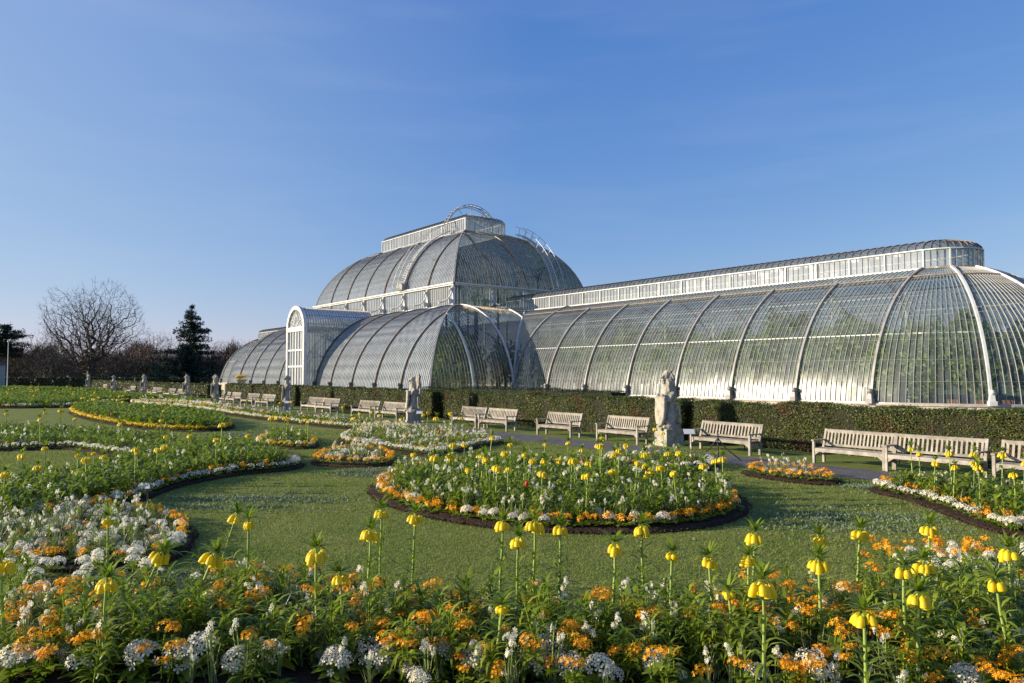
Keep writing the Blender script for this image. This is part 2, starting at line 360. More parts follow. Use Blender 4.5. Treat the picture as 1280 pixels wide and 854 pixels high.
def shell(name, plan, prof, lo, hi, breaks, m, parent, nt=14, uw=0.25, uh=0.75):
    """glass surface, columns between the breaks clipped by lo(t), hi(t)"""
    V = []; F = []; UV = []
    L = prof.length()
    for a, b in zip(breaks[:-1], breaks[1:]):
        base = len(V)
        for i in range(nt+1):
            t = i/nt; l, h = lo(t), hi(t)
            for s in (a, b):
                s2 = min(max(s, l), h)
                V.append(pt(plan, prof, s2, t)[0]); UV.append((s2/uw, t*L/uh))
        for i in range(nt):
            k = base+2*i
            if abs(V[k][0]-V[k+1][0])+abs(V[k][1]-V[k+1][1])+abs(V[k+2][0]-V[k+3][0])+abs(V[k+2][1]-V[k+3][1]) > 1e-4:
                F.append((k, k+1, k+3, k+2))
    return quads(name, V, F, (m,), parent=parent, uv=UV, smooth=True)
def trange(s, lo, hi, N=80):
    ok = [i/N for i in range(N+1) if lo(i/N)-1e-6 <= s <= hi(i/N)+1e-6]
    return (ok[0], ok[-1]) if len(ok) > 2 else None
def bars(name, plan, prof, lo, hi, S, m, parent, wd=.016, dp=.045, off=.02, n=10, rows=(), rowspan=None, t1=1.0):
    b = MB()
    for s in S:
        r = trange(s, lo, hi)
        if not r: continue
        a, e = r; e = min(e, t1); k = max(2, int(n*(e-a))+2); P = []; N = []
        for i in range(k):
            p, q = pt(plan, prof, s, a+(e-a)*i/(k-1), off); P.append(p); N.append(q)
        b.sweep(P, N, wd, dp)
    for t, w_, d_ in rows:
        l, h = lo(t), hi(t); ss = rowspan(l, h) if rowspan else [l, h]
        P = []; N = []
        for s in ss:
            p, q = pt(plan, prof, s, t, off); P.append(p); N.append(q)
        b.sweep(P, N, w_, d_)
    return b.build(name, m, parent)
def rib(plan, prof, s, lo, hi, parent, m='ironpaint', wd=.10, dp=.14, off=.06, n=16, foot=True, name='rib', a=0.0, e=1.0):
    r = trange(s, lo, hi)
    if not r: return
    a = max(a, r[0]); e = min(e, r[1])
    b = MB(); P = []; N = []
    for i in range(n+1):
        p, q = pt(plan, prof, s, a+(e-a)*i/n, off); P.append(p); N.append(q)
    b.sweep(P, N, wd, dp)
    if foot:
        x, y, nx, ny = plan(s); rz = math.atan2(ny, nx)
        b.box((x+nx*.16, y+ny*.16, ZB+.10), (.34, .30, .2), rz=rz)
        b.box((x+nx*.14, y+ny*.14, ZB+.32), (.24, .22, .26), rz=rz, taper=.8)
        b.ball((x+nx*.16, y+ny*.16, ZB+.56), (.13, .13, .13), 6)
    return b.build(name, m, parent)
PI_ = (lambda t: -1e9, lambda t: 1e9)
def frange(a, b, st):
    n = max(1, round((b-a)/st)); return [a+(b-a)*i/n for i in range(n+1)]

pw = Prof(WY-1.9, ZB, 7.74-ZB, R(6.5)); pc = Prof(CYL-WY, ZB, 8.03-ZB, R(5))
oc = pc.o_at
# --- wings
for sg in (1, -1):
    near = sg == 1
    plan = stadium_plan(WY, CXL, WX, sg); Lw = (WX-CXL)*2+pi*WY; L1 = WX-CXL
    lo = lambda t: -oc(pw(t)[1])-.0; hi = lambda t: Lw+oc(pw(t)[1])
    apse = [L1+WY*R(36)*k for k in range(6)]
    fr = [i*WB for i in range(8)]
    back = [Lw-i*WB for i in range(7, -1, -1)]
    mid = L1+pi*WY/2
    full = lambda l, h: [l]+[s for s in frange(0, Lw, .9)]+[h]
    for nm, aa, bb in (('front', -9, L1), ('end', L1, L1+pi*WY), ('back', L1+pi*WY, Lw+9)):
        l2 = (lambda t, aa=aa: max(lo(t), aa)); h2 = (lambda t, bb=bb: min(hi(t), bb))
        br = {'front': [-9, -6, -4, -2]+fr, 'end': frange(L1, L1+pi*WY, WY*R(9)), 'back': back+[Lw+2, Lw+4, Lw+6, Lw+9]}[nm]
        gl = shell('glass_roof', plan, pw, l2, h2, br, 'glass', PH)
        st = .256 if nm != 'end' else WY*R(36)/16
        S = [s for s in frange(max(aa, -6.93), min(bb, Lw+6.93), st)]
        if nm == 'back' or not near: S = S[::2] if not near else S
        tt = [i/9 for i in range(1, 9)]
        nar = {'front': lambda l, h: [l, h], 'back': lambda l, h: [l, h], 'end': lambda l, h: frange(l, h, WY*R(4.5))}[nm]
        bars('glazing_bars', plan, pw, l2, h2, S, 'bar', gl, wd=.017, dp=.045,
             rows=[(0.0, .12, .10), (1.0, .14, .14)] + [(t, .007, .012) for t in tt], rowspan=nar)
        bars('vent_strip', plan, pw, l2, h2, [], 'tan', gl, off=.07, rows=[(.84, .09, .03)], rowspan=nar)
    ribs = fr[(0 if near else 1):]+apse[1:5]+([s for s in back[:-1]] if near else [])
    for i, s in enumerate(ribs):
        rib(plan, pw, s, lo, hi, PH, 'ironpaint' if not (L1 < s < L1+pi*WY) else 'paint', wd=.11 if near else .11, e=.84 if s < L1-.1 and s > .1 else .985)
    # valley rafter where the wing meets the centre
    for yy in ((-1, 1) if near else (-1,)):
        b = MB(); P = []; N = []
        for i in range(15):
            t = i/14; p, q = pt(plan, pw, lo(t), t, .06); p = p.copy(); P.append((p[0], p[1]*(-yy), p[2])); N.append((q[0], q[1]*(-yy), q[2]))
        b.sweep(P, N, .12, .12); b.build('valley_rafter', 'paint', PH)
    # stone plinth and sill round the wing
    b = MB()
    ss = frange(-.4, L1, 3.9)+frange(L1, L1+pi*WY, WY*R(6))[1:]+frange(L1+pi*WY, Lw+.4, 3.9)[1:]
    for zc, h_, ou, th in ((.40, .80, .30, .7), (.90, .20, .10, .46), (1.01, .06, .16, .40)):
        P = []; N = []
        for s in ss:
            x, y, nx, ny = plan(s); P.append((x+nx*(ou-th/2), y+ny*(ou-th/2), zc)); N.append((nx, ny, 0))
        b.sweep(P, N, h_, th, 0)
    b.build('plinth', 'plinthstone', PH)
    if near:
        for s in fr[1:]+apse[1:4]:
            x, y, nx, ny = plan(s); b = MB(); b.box((x+nx*.42, y+ny*.42, .42), (.62, .95, .9), rz=math.atan2(ny, nx)); b.box((x+nx*.44, y+ny*.44, .90), (.70, 1.1, .10), rz=math.atan2(ny, nx))
            b.build('rib_footing', 'plinthstone', PH)
    # lantern
    lp = stadium_plan(1.9, UX if near else UX, WX, sg); Ll = (WX-UX)*2+pi*1.9; l1 = WX-UX
    pv = Prof(0, 7.76, .95); pr = Ell(1.85, 8.74, .60)
    br = frange(0, l1, 1.92)+frange(l1, l1+pi*1.9, 1.9*R(18))[1:]+frange(l1+pi*1.9, Ll, 1.92)[1:]
    a0, a1 = (lambda t: 0.0), (lambda t: Ll)
    gl = shell('lantern_wall', lp, pv, a0, a1, br, 'glassl', PH, nt=2, uw=.32)
    allr = lambda l, h: br
    bars('glazing_bars', lp, pv, a0, a1, frange(0, l1, .32)+frange(l1, l1+pi*1.9, .3)+frange(l1+pi*1.9, Ll, .64), 'ironpaint', gl, wd=.016, dp=.04, n=1)
    b = bars('lantern_frame', lp, pv, a0, a1, frange(0, l1, 1.92)+[l1+1.9*R(36)*k for k in range(1, 6)]+frange(l1+pi*1.9, Ll, 3.85), 'paint', PH, wd=.06, dp=.10, n=1,
             rows=[(0.0, .10, .14), (1.0, .06, .12)], rowspan=allr)
    gr = shell('lantern_roof', lp, pr, a0, a1, br, 'glassr', PH, nt=6, uw=.4)
    bars('glazing_bars', lp, pr, a0, a1, frange(0, l1, .42)+frange(l1, l1+pi*1.9, .36)+frange(l1+pi*1.9, Ll, .42), 'brown_iron', gr, wd=.028, dp=.05, n=6,
         rows=[(.35, .02, .03), (.7, .02, .03)], rowspan=allr)

# --- centre: lower roof
def four(X, Y):
    return [('front', line_plan((0, -Y), (1, 0), (0, -1)), X, False), ('end', line_plan((X, 0), (0, 1), (1, 0)), Y, True),
            ('back', line_plan((0, Y), (-1, 0), (0, 1)), X, False), ('far_end', line_plan((-X, 0), (0, -1), (-1, 0)), Y, True)]
def ow(z):
    return pw.o_at(z)
POX, PWD = 0.87, 1.94
for nm, plan, H, isend in four(CXL, CYL):
    segs = []
    if not isend: segs = [(lambda t, H=H: -H+pc(t)[0], lambda t, H=H: H-pc(t)[0])]
    else:
        segs = [(lambda t, H=H: -H+pc(t)[0], lambda t: -WY+ow(pc(t)[1])), (lambda t: WY-ow(pc(t)[1]), lambda t, H=H: H-pc(t)[0])]
        segs = [(a, (lambda t, a=a, b=b: max(a(t), b(t)))) for a, b in segs]
    for lo, hi in segs:
        lo0, hi0 = min(lo(0), lo(1)), max(hi(0), hi(1))
        st = CB if not isend else (CYL-WY)/2
        brk = [k*CB for k in np.arange(-5.5, 6.5)] if not isend else frange(lo0, hi0, 1.2)
        if not isend:
            brk = sorted(brk+[-CXL+pc(k/14)[0] for k in range(15)]+[CXL-pc(k/14)[0] for k in range(15)])
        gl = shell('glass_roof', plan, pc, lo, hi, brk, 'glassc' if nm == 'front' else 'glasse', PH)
        S = [s for s in frange(lo0, hi0, .256)]
        if nm in ('back', 'far_end'): S = S[::2]
        if nm == 'front': S = [s for s in S if abs(s-POX) > PWD-.05]
        bars('glazing_bars', plan, pc, lo, hi, S, 'tan' if isend else 'bar', gl, wd=.017, dp=.045,  # end bars tan: sun shining through is put into their colour
             rows=[(0, .12, .1)]+[(i/9, .007, .012) for i in range(1, 9)])
        if nm in ('front', 'back'):
            RS = [k*CB for k in np.arange(-4.5, 5)]
            if nm == 'back': RS = RS[::3]
            else: RS = [POX-PWD-.1 if abs(s+CB/2) < .1 else POX+PWD+.1 if abs(s-CB/2) < .1 else s for s in RS]
        else: RS = [lo(0)+3.64, -WY+.02, -3.75] if lo(0) < 0 else [hi(0)-3.64]
        if nm == 'far_end': RS = []
        for s in RS: rib(plan, pc, s, lo, hi, PH, 'paint' if isend else 'brown_iron', wd=.11, e=.99, foot=not (isend and abs(s) < CYL-4))  # front ribs darkened: their shade is part of the brown
    b = MB()
    for zc, h_, ou, th in ((.40, .80, .30, .7), (.90, .20, .10, .46), (1.01, .06, .16, .40)):
        for a_, e_ in (((-H, H),) if not isend else ((-H, -WY-.3), (WY+.3, H))):
            P = []; N = []; b = MB()
            for s in (a_-(ou if not isend else -.3), e_+(ou if not isend else -.3)):
                x, y, nx, ny = plan(s); P.append((x+nx*(ou-th/2), y+ny*(ou-th/2), zc)); N.append((nx, ny, 0))
            b.sweep(P, N, h_, th); b.build('plinth', 'plinthstone', PH)
# hips
def hip(prof, X, Y, sx, sy, ext=0, m='paint', kx=1.0):
    b = MB(); P = []; N = []
    for i in range(17):
        o, z = prof(i/16); P.append((sx*(X-o*kx), sy*(Y-o), z+.03)); N.append((sx*.6, sy*.6, .5))
    b.sweep(P, N, .12, .14)
    return b.build('hip_rib', m, PH)
for sx, sy in ((1, -1), (-1, -1), (1, 1)): hip(pc, CXL, CYL, sx, sy, m='ironpaint')
# --- clerestory, gallery cornice
pv = Prof(0, 8.03, 1.89)
for nm, plan, H, isend in four(UX, WY):
    a0, a1 = (lambda t, H=H: -H), (lambda t, H=H: H)
    n = 7 if not isend else 4
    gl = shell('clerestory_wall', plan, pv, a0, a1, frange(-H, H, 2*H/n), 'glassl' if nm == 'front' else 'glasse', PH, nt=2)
    bars('glazing_bars', plan, pv, a0, a1, frange(-H, H, .34), 'bar', gl, wd=.035, dp=.06, n=1, rows=[(.33, .03, .04)])
    for k in range(n+1):
        s = -H+2*H*k/n; x, y, nx, ny = plan(s)
        if nm in ('back', 'far_end') and 0 < k: continue
        if isend and k == 0 and nm == 'end': continue
        b = MB(); b.box((x+nx*.05, y+ny*.05, 8.98), (.2, .2, 1.86), rz=math.atan2(ny, nx))
        # scroll bracket springing from the lower roof
        if nm in ('front', 'end'):
            P = []; N = []
            for i in range(11):
                q = i/10; a = q*pi/2
                P.append((x+nx*(.15+1.35*(1-cos(a))), y+ny*(.15+1.35*(1-cos(a))), 9.75-1.5*sin(a)+.0)); N.append((nx*.3, ny*.3, 1))
            b.sweep(P, N, .09, .10)
            b.tube([(x+nx*.35-ny*.05, y+ny*.35+nx*.05, 8.45), (x+nx*.35+ny*.05, y+ny*.35-nx*.05, 8.45)], .22, 10)
            b.tube([(x+nx*.3-ny*.05, y+ny*.3+nx*.05, 9.45), (x+nx*.3+ny*.05, y+ny*.3-nx*.05, 9.45)], .14, 8)
        b.build('gallery_post', 'paint' if nm != 'end' else 'paint', PH)
b = MB()
for ou, zc, h_ in ((.32, 9.98, .12), (.2, 9.86, .12), (.1, 8.12, .14)):
    for nm, plan, H, isend in four(UX+ou, WY+ou):
        (x0, y0, nx, ny), (x1, y1, _, _) = plan(-H+(.1 if isend else 0)), plan(H-(.1 if isend else 0))
        b.sweep([(x0-nx*.1, y0-ny*.1, zc), (x1-nx*.1, y1-ny*.1, zc)], [(nx, ny, 0)]*2, h_, .2)
b.build('gallery_cornice', 'paint', PH)
# --- upper dome
pu = Prof(WY-2.3, 10.0, 15.93-10.0, R(11)); KX = (UX-8.3)/(WY-2.3)
class PK:
    def __init__(s, p, k): s.p, s.k = p, k
    def __call__(s, t): o, z = s.p(t); return o*s.k, z
    def length(s): return s.p.length()
puk = PK(pu, KX)
for nm, plan, H, isend in four(UX, WY):
    prof = puk if isend else pu
    kk = 1.0 if isend else KX
    lo = lambda t, H=H, kk=kk: -H+pu(t)[0]*kk
    hi = lambda t, H=H, kk=kk: H-pu(t)[0]*kk
    n = 7 if not isend else 4
    brk = sorted([-H+2*H*k/n for k in range(n+1)]+[lo(k/14) for k in range(1, 15)]+[hi(k/14) for k in range(1, 15)])
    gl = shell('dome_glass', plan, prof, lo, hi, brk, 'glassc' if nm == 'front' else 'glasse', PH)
    S = frange(-H, H, .256)
    if nm in ('back', 'far_end'): S = S[::2]
    bars('glazing_bars', plan, prof, lo, hi, S, 'tan' if isend else 'bar', gl, wd=.017, dp=.045, rows=[(0, .1, .1)]+[(i/8, .007, .012) for i in range(1, 8)]+[(.86, .14, .08) if nm == 'front' else (.86, .05, .05)])  # tan of the end bars imitates sunlight coming through
    for k in range(1, n):
        s = -H+2*H*k/n
        rib(plan, prof, s, lo, hi, PH, 'brown_iron' if not isend else 'tan', wd=.09 if not isend else .14, foot=False, a=0.0, e=.86 if not isend else .93)  # front ribs carry shade, end ribs golden sunlight, in their colour
for sx, sy in ((1, -1), (-1, -1), (1, 1), (-1, 1)): hip(pu, UX, WY, sx, sy, kx=KX, m='ironpaint')
# --- upper lantern
pv = Prof(0, 15.93, 1.2); LX, LY = 8.3, 2.3
pr2 = Ell(2.2, 17.15, .72)
for nm, plan, H, isend in four(LX, LY):
    a0, a1 = (lambda t, H=H: -H), (lambda t, H=H: H)
    gl = shell('lantern_wall', plan, pv, a0, a1, frange(-H, H, 2.07 if not isend else 2.3), 'glassl', PH, nt=2)
    bars('glazing_bars', plan, pv, a0, a1, frange(-H, H, .35), 'bar', gl, wd=.03, dp=.05, n=1)
    bars('lantern_frame', plan, pv, a0, a1, frange(-H, H, 2.07 if not isend else 1.53), 'paint', PH, wd=.07, dp=.10, n=1, rows=[(0, .10, .12), (.99, .07, .14)])
    lo = lambda t, H=H: -H+pr2(t)[0]; hi = lambda t, H=H: max(H-pr2(t)[0], -H+pr2(t)[0])
    brk = sorted(frange(-H, H, 2.07)+[lo(k/6) for k in range(1, 7)]+[H-pr2(k/6)[0] for k in range(1, 7)])
    gl = shell('lantern_roof', plan, pr2, lo, hi, brk, 'glassr', PH, nt=6)
    bars('glazing_bars', plan, pr2, lo, hi, frange(-H, H, .35), 'brown_iron', gl, wd=.025, dp=.05, n=6)
# --- ladders over the dome
def ladder(plan, prof, s, kind):
    b = MB(); A = []; 
    ts = [i/26 for i in range(27)]
    for ds in (-.32, .32):
        P, N = zip(*[pt(plan, prof, s+ds, t*.97, .32) for t in ts]); b.sweep(P, N, .05, .10)
        P, N = zip(*[pt(plan, prof, s+ds*1.3, t*.97, 1.05) for t in ts]); b.sweep(P, N, .045, .045)
        for t in ts[::3]:
            p, q = pt(plan, prof, s+ds, t*.97, .1); p2, _ = pt(plan, prof, s+ds*1.3, t*.97, 1.05); b.sweep([p, p2], [(q[1], -q[0], .1)]*2, .04, .04)
    for i in range(46):
        t = i/45*.97; p, q = pt(plan, prof, s-.32, t, .32); p2, _ = pt(plan, prof, s+.32, t, .32); b.sweep([p, p2], [q, q], .05, .05)
    b.build('ladder', 'paint', PH)
fplan = line_plan((0, -WY), (1, 0), (0, -1)); eplan = line_plan((UX, 0), (0, 1), (1, 0)); ladder(fplan, pu, 5.9, 0); ladder(eplan, puk, 3.6, 0)
b = MB(); b.box((5.9, -7.75, 10.35), (.9, .5, .6)); b.box((5.9, -7.75, 10.8), (1.1, .08, .08))
b.build('access_platform', 'ironpaint', PH)
b = MB()
for dx in (-.3, .3):
    for rr in (0, .22):
        P = [(5.9+dx, -3.1*cos(a), 16.0+(3.05-rr)*sin(a)) for a in [pi*i/24 for i in range(25)]]; b.sweep(P, [(1, 0, 0)]*25, .05, .05)
for i in range(25):
    a = pi*i/24; y, z = -3.1*cos(a), 16.0+3.05*sin(a); b.sweep([(5.6, y, z), (6.2, y, z)], [(0, 0, 1)]*2, .04, .04)
for i in (8, 12, 16):
    a = pi*i/24; b.beam((5.9, -3.1*cos(a)*.7, 17.9), (5.9, -3.1*cos(a), 16+3.05*sin(a)), .05, .05, up=(1, 0, 0))
b.build('arched_ladder', 'ironpaint', PH)
# --- porch
b = MB(); YF = -15.75; SP = 6.45; ZP = .9
for x in (POX-PWD, POX+PWD): b.box((x, YF, (SP+ZP)/2), (.34, .3, SP-ZP))
arc = [(POX+PWD*cos(a), YF, SP+PWD*sin(a)) for a in [pi*i/24 for i in range(25)]]
b.sweep(arc, [(0, -1, 0)]*25, .34, .3)
b.box((POX, YF, 6.42), (2*PWD-.3, .22, .42)); b.box((POX, YF, 4.52), (2*PWD-.3, .18, .16)); b.box((POX, YF, 3.05), (2*PWD-.3, .18, .16)); b.box((POX, YF, 1.0), (2*PWD-.3, .18, .2))
for k in range(1, 6):
    x = POX-PWD+2*PWD*k/6; b.box((x, YF, 3.7), (.09 if k != 3 else .16, .12, 5.3))
b.build('porch_front', 'paint', PH)
b = MB()
for r_, cx_ in ((.42, 0), (.3, -.95), (.3, .95), (.25, 0)):
    cz = SP+.75 if cx_ == 0 and r_ > .3 else SP+.55
    if r_ == .25: cz = SP+1.5
    b.sweep([(POX+cx_+r_*cos(a), YF, cz+r_*sin(a)) for a in [2*pi*i/16 for i in range(17)]], [(0, -1, 0)]*17, .05, .06)
for k in range(1, 8):
    a = pi*k/8; b.sweep([(POX+.5*cos(a), YF, SP+.2+.5*sin(a)), (POX+1.75*cos(a), YF, SP+.1+1.68*sin(a))], [(0, -1, 0)]*2, .04, .05)
b.build('fanlight_tracery', 'paint', PH)
b = MB(); n = 12
V = [(POX-PWD, YF+.03, ZP), (POX+PWD, YF+.03, ZP)]+[(POX+PWD*cos(a), YF+.03, SP+PWD*sin(a)) for a in [pi*i/n for i in range(n+1)]]
b.add(V, [tuple(range(len(V)))]); b.build('porch_glazing', 'glassl', PH, uv=[(v[0]*3, v[2]) for v in V])
# vault and side walls
V = []; F = []; UV = []
for j, y in enumerate((YF, -13.4, -11, -8.9)):
    for i in range(13):
        a = pi*i/12; V.append((POX+PWD*cos(a), y, SP+PWD*sin(a))); UV.append((y*4, i*.5))
for j in range(3):
    for i in range(12): F.append((13*j+i, 13*j+i+1, 13*j+14+i, 13*j+13+i))
for sd in (-1, 1):
    k = len(V); 
    for y, zl in ((YF, ZP), (-14.6, ZP), (-13.6, 4.2), (-12., 6.0), (-10.5, SP-.2)):
        V += [(POX+sd*PWD, y, zl), (POX+sd*PWD, y, SP)]; UV += [(y*4, zl), (y*4, SP)]
    for q in range(4): F.append((k+2*q, k+2*q+2, k+2*q+3, k+2*q+1))
pvau = quads('porch_vault', V, F, ('glassl',), parent=PH, uv=UV)
b = MB()
for i in range(29):
    y = YF+.1+i*.24; P = [(POX+(PWD+.02)*cos(a), y, SP+(PWD+.02)*sin(a)) for a in [pi*q/14 for q in range(15)]]; N = [(cos(pi*q/14), 0, sin(pi*q/14)) for q in range(15)]
    b.sweep(P, N, .035, .06)
for q in range(1, 14, 2):
    a = pi*q/14; b.sweep([(POX+PWD*cos(a), YF, SP+PWD*sin(a)), (POX+PWD*cos(a), -9, SP+PWD*sin(a))], [(cos(a), 0, sin(a))]*2, .03, .04)
for sd in (-1, 1):
    for i in range(17):
        y = YF+.2+i*.25
        t = min(1, max(0, (y+CYL)/(CYL-WY))); zl = pc.z_at(y+CYL) if y > -CYL else ZP
        if zl < SP: b.box((POX+sd*PWD, y, (zl+SP)/2), (.06, .04, SP-zl))
    b.box((POX+sd*(PWD+.04), (YF-9.2)/2, SP), (.12, abs(YF)-9.2, .26))
b.build('glazing_bars', 'bar', pvau)
# --- interior
fl = MB(); fl.box((0, 0, .45), (2*CXL-1, 2*CYL-1, .8)); 
for s in (1, -1): fl.box((s*(CXL+WX)/2, 0, .45), (WX-CXL+8, 2*WY-1.2, .79))
fl.build('interior_floor', 'floorin', PH)
for s in (1, -1):
    for rr, zz, hh_ in ((6.35, 4.25, .055), (4.5, 6.15, .07), (4.2, 5.85, .04)):
        Q = [(s*(CXL-2), -rr, zz)]+[(s*(WX+rr*cos(R(-90+180*k/12))), rr*sin(R(-90+180*k/12)), zz) for k in range(13)]+[(s*(CXL-2), rr, zz)]
        b = MB(); b.sweep(Q, [(0, 0, 1)]*len(Q), .08, hh_); b.build('interior_rail', 'paint', PH)
b = MB()
for s in (1, -1):
    for k in range(8):
        for yy in (-1, 1): b.tube([(s*(CXL+k*WB), yy*3.85, .8), (s*(CXL+k*WB), yy*3.85, 6.5)], .07, 6)
for k in range(8):
    for yy in (-1, 1): b.tube([(-UX+k*UB, yy*WY*.98, .8), (-UX+k*UB, yy*WY*.98, 8)], .12, 6)
b.build('interior_columns', 'paint', PH)
b = MB()
for k in range(5): b.box((52.1+k*.9, -5.6+k*.5, 1.05), (.45, .4, .4))
b.build('planting_trough', 'terracotta', PH)
# ------------------------------------------------------------------ leaf and flower templates (numpy, all quads)
def leaf(phi, base, L, w, e0, e1, n=3, fold=0.0):
    """one arching lance leaf: returns 2(n+1) verts"""
    V = []; p = np.array(base, float); d = np.array((cos(phi), sin(phi), 0)); sdir = np.array((-sin(phi), cos(phi), 0))
    ws = [.45, 1.0, .75, .06] if n == 3 else [.5, 1., .06]
    for i in range(n+1):
        V += [p-sdir*w*ws[i]/2, p+sdir*w*ws[i]/2]
        e = e0+(e1-e0)*i/max(1, n-1)
        p = p+(d*cos(e)+np.array((0, 0, 1))*sin(e))*L/n
    return V
class TB:
    """template builder (quads with material indices)"""
    def __init__(s): s.V = []; s.F = []; s.m = []
    def leaf(s, *a, mi=0, n=3, **k):
        b = len(s.V); s.V += leaf(*a, n=n, **k)
        for i in range(n): s.F.append((b+2*i, b+2*i+1, b+2*i+3, b+2*i+2)); s.m.append(mi)
    def quad(s, pts, mi=0):
        b = len(s.V); s.V += [np.array(p, float) for p in pts]; s.F.append((b, b+1, b+2, b+3)); s.m.append(mi)
    def stem(s, pts, r, mi=0, k=4):
        pts = [np.array(p, float) for p in pts]; b = len(s.V)
        for i, p in enumerate(pts):
            rr = r[i] if hasattr(r, '__len__') else r
            for j in range(k): a = 2*pi*j/k; s.V.append(p+np.array((rr*cos(a), rr*sin(a), 0)))
        for i in range(len(pts)-1):
            for j in range(k): s.F.append((b+i*k+j, b+i*k+(j+1) % k, b+(i+1)*k+(j+1) % k, b+(i+1)*k+j)); s.m.append(mi)
    def flower(s, c, r, nrm, mi=0, eye=None, petals=5, cup=.25):
        """little round flower facing nrm"""
        n = np.array(nrm, float); n /= np.linalg.norm(n); a = np.cross(n, (0.3, .2, .9)); a /= np.linalg.norm(a)+1e-9; b = np.cross(n, a); c = np.array(c, float)
        ph = rng.random()*6
        for k in range(petals):
            q = ph+2*pi*k/petals; h = pi/petals*.92
            u0 = a*cos(q-h*.6)+b*sin(q-h*.6); u1 = a*cos(q+h*.6)+b*sin(q+h*.6); um = a*cos(q)+b*sin(q)
            s.quad([c, c+u0*r*.85+n*r*cup, c+um*r*1.02+n*r*cup*.9, c+u1*r*.85+n*r*cup], mi)
        if eye is not None: s.quad([c+n*r*.15+a*r*.22, c+n*r*.15+b*r*.22, c+n*r*.15-a*r*.22, c+n*r*.15-b*r*.22], eye)
    def arr(s): return np.array(s.V, np.float32), np.array(s.F, np.int32), np.array(s.m, np.int32)
    def build(s, name, mats, parent=None):
        V, F, m = s.arr(); return quads(name, V, F, mats, m, parent)
U = lambda a, b: float(rng.uniform(a, b))

def t_leafy(h=.36, nl=34, L=.19, w=.022, spread=.04, n=3):
    t = TB()
    for i in range(nl):
        z = h*(.06+.94*(i/nl)**.9); ph = i*2.4+U(-.3, .3); e0 = U(.35, 1.1)
        r = spread*.3
        t.leaf(ph, (r*cos(ph), r*sin(ph), z), L*U(.75, 1.15)*(1-.25*i/nl), w*U(.8, 1.2), e0, e0-U(.7, 1.7), mi=0, n=n)
    t.stem([(0, 0, 0), (0, 0, h)], .006, 0, 3)
    return t
def t_blades(nl=12, h=.28, w=.010, spread=.05, n=2):
    t = TB()
    for i in range(nl):
        ph = U(0, 6.28); r = U(0, spread); t.leaf(ph, (r*cos(ph*3), r*sin(ph*3), 0), h*U(.7, 1.15), w, U(1.2, 1.5), U(.9, 1.4), mi=0, n=n)
    return t
def rosette(t, nl=9, L=.10, w=.045, mi=0, h=0.02):
    for i in range(nl):
        t.leaf(i*2.4+U(-.3, .3), (0, 0, h), L*U(.8, 1.2), w, U(.2, .8), U(-.5, .1), mi=mi, n=2)
def scatter(templates, P, S, rz=None, tilt=.12):
    """merge copies of templates at points P (n,3) scaled by S"""
    Vs = []; Fs = []; Ms = []; off = 0; n = len(P); k = rng.integers(0, len(templates), n)
    for ti, (V, F, m) in enumerate(templates):
        idx = np.where(k == ti)[0]
        if not len(idx): continue
        a = rng.uniform(0, 2*pi, len(idx)); tx = rng.normal(0, tilt, len(idx)); ty = rng.normal(0, tilt, len(idx)); s = S[idx][:, None]
        x = V[None, :, 0]*np.cos(a)[:, None]-V[None, :, 1]*np.sin(a)[:, None]; y = V[None, :, 0]*np.sin(a)[:, None]+V[None, :, 1]*np.cos(a)[:, None]; z = np.repeat(V[None, :, 2], len(idx), 0)
        x = x+z*tx[:, None]; y = y+z*ty[:, None]
        W = np.stack([x*s+P[idx, 0][:, None], y*s+P[idx, 1][:, None], z*s+P[idx, 2][:, None]], -1).reshape(-1, 3)
        Fi = (F[None]+(np.arange(len(idx))*len(V))[:, None, None]).reshape(-1, 4)+off
        Vs.append(W); Fs.append(Fi); Ms.append(np.tile(m, len(idx))); off += len(W)
    return np.concatenate(Vs), np.concatenate(Fs), np.concatenate(Ms)
def inside(poly, P):
    poly = np.array(poly); x, y = P[:, 0], P[:, 1]; c = np.zeros(len(P), bool); j = len(poly)-1
    for i in range(len(poly)):
        xi, yi = poly[i]; xj, yj = poly[j]
        c ^= ((yi > y) != (yj > y)) & (x < (xj-xi)*(y-yi)/(yj-yi+1e-12)+xi); j = i
    return c
def smooth_poly(p, k=2):
    p = np.array(p)
    for _ in range(k):
        q = np.roll(p, -1, 0); p = np.stack([p*.75+q*.25, p*.25+q*.75], 1).reshape(-1, 2)
    return p
def inset(p, d):
    """move outline inwards by d"""
    p = np.array(p); t = np.roll(p, -1, 0)-np.roll(p, 1, 0); t /= np.linalg.norm(t, axis=1)[:, None]+1e-9
    s = 1 if area(p) > 0 else -1
    return p+np.stack([-t[:, 1], t[:, 0]], 1)*d*s
def sample(poly, dens):
    p = np.array(poly); lo, hi = p.min(0), p.max(0); n = int(np.prod(hi-lo)*dens); P = rng.uniform(lo, hi, (n, 2)); return P[inside(poly, P)]
def along(poly, step):
    p = np.array(poly); q = np.roll(p, -1, 0); L = np.linalg.norm(q-p, axis=1); c = np.concatenate([[0], np.cumsum(L)]); s = np.arange(0, c[-1], step); out = []
    for v in s:
        i = min(np.searchsorted(c, v, 'right')-1, len(p)-1); out.append(p[i]+(q[i]-p[i])*(v-c[i])/(L[i]+1e-9))
    return np.array(out)
def view(P):
    d = np.array(P)[:, :2]-CAM[:2]; z = d@FW; x = d@RT; return 640+935.35*x/np.maximum(z, .1), z
def inview(P, mg=160):
    u, z = view(P); return (z > 1) & (u > -mg) & (u < 1280+mg)

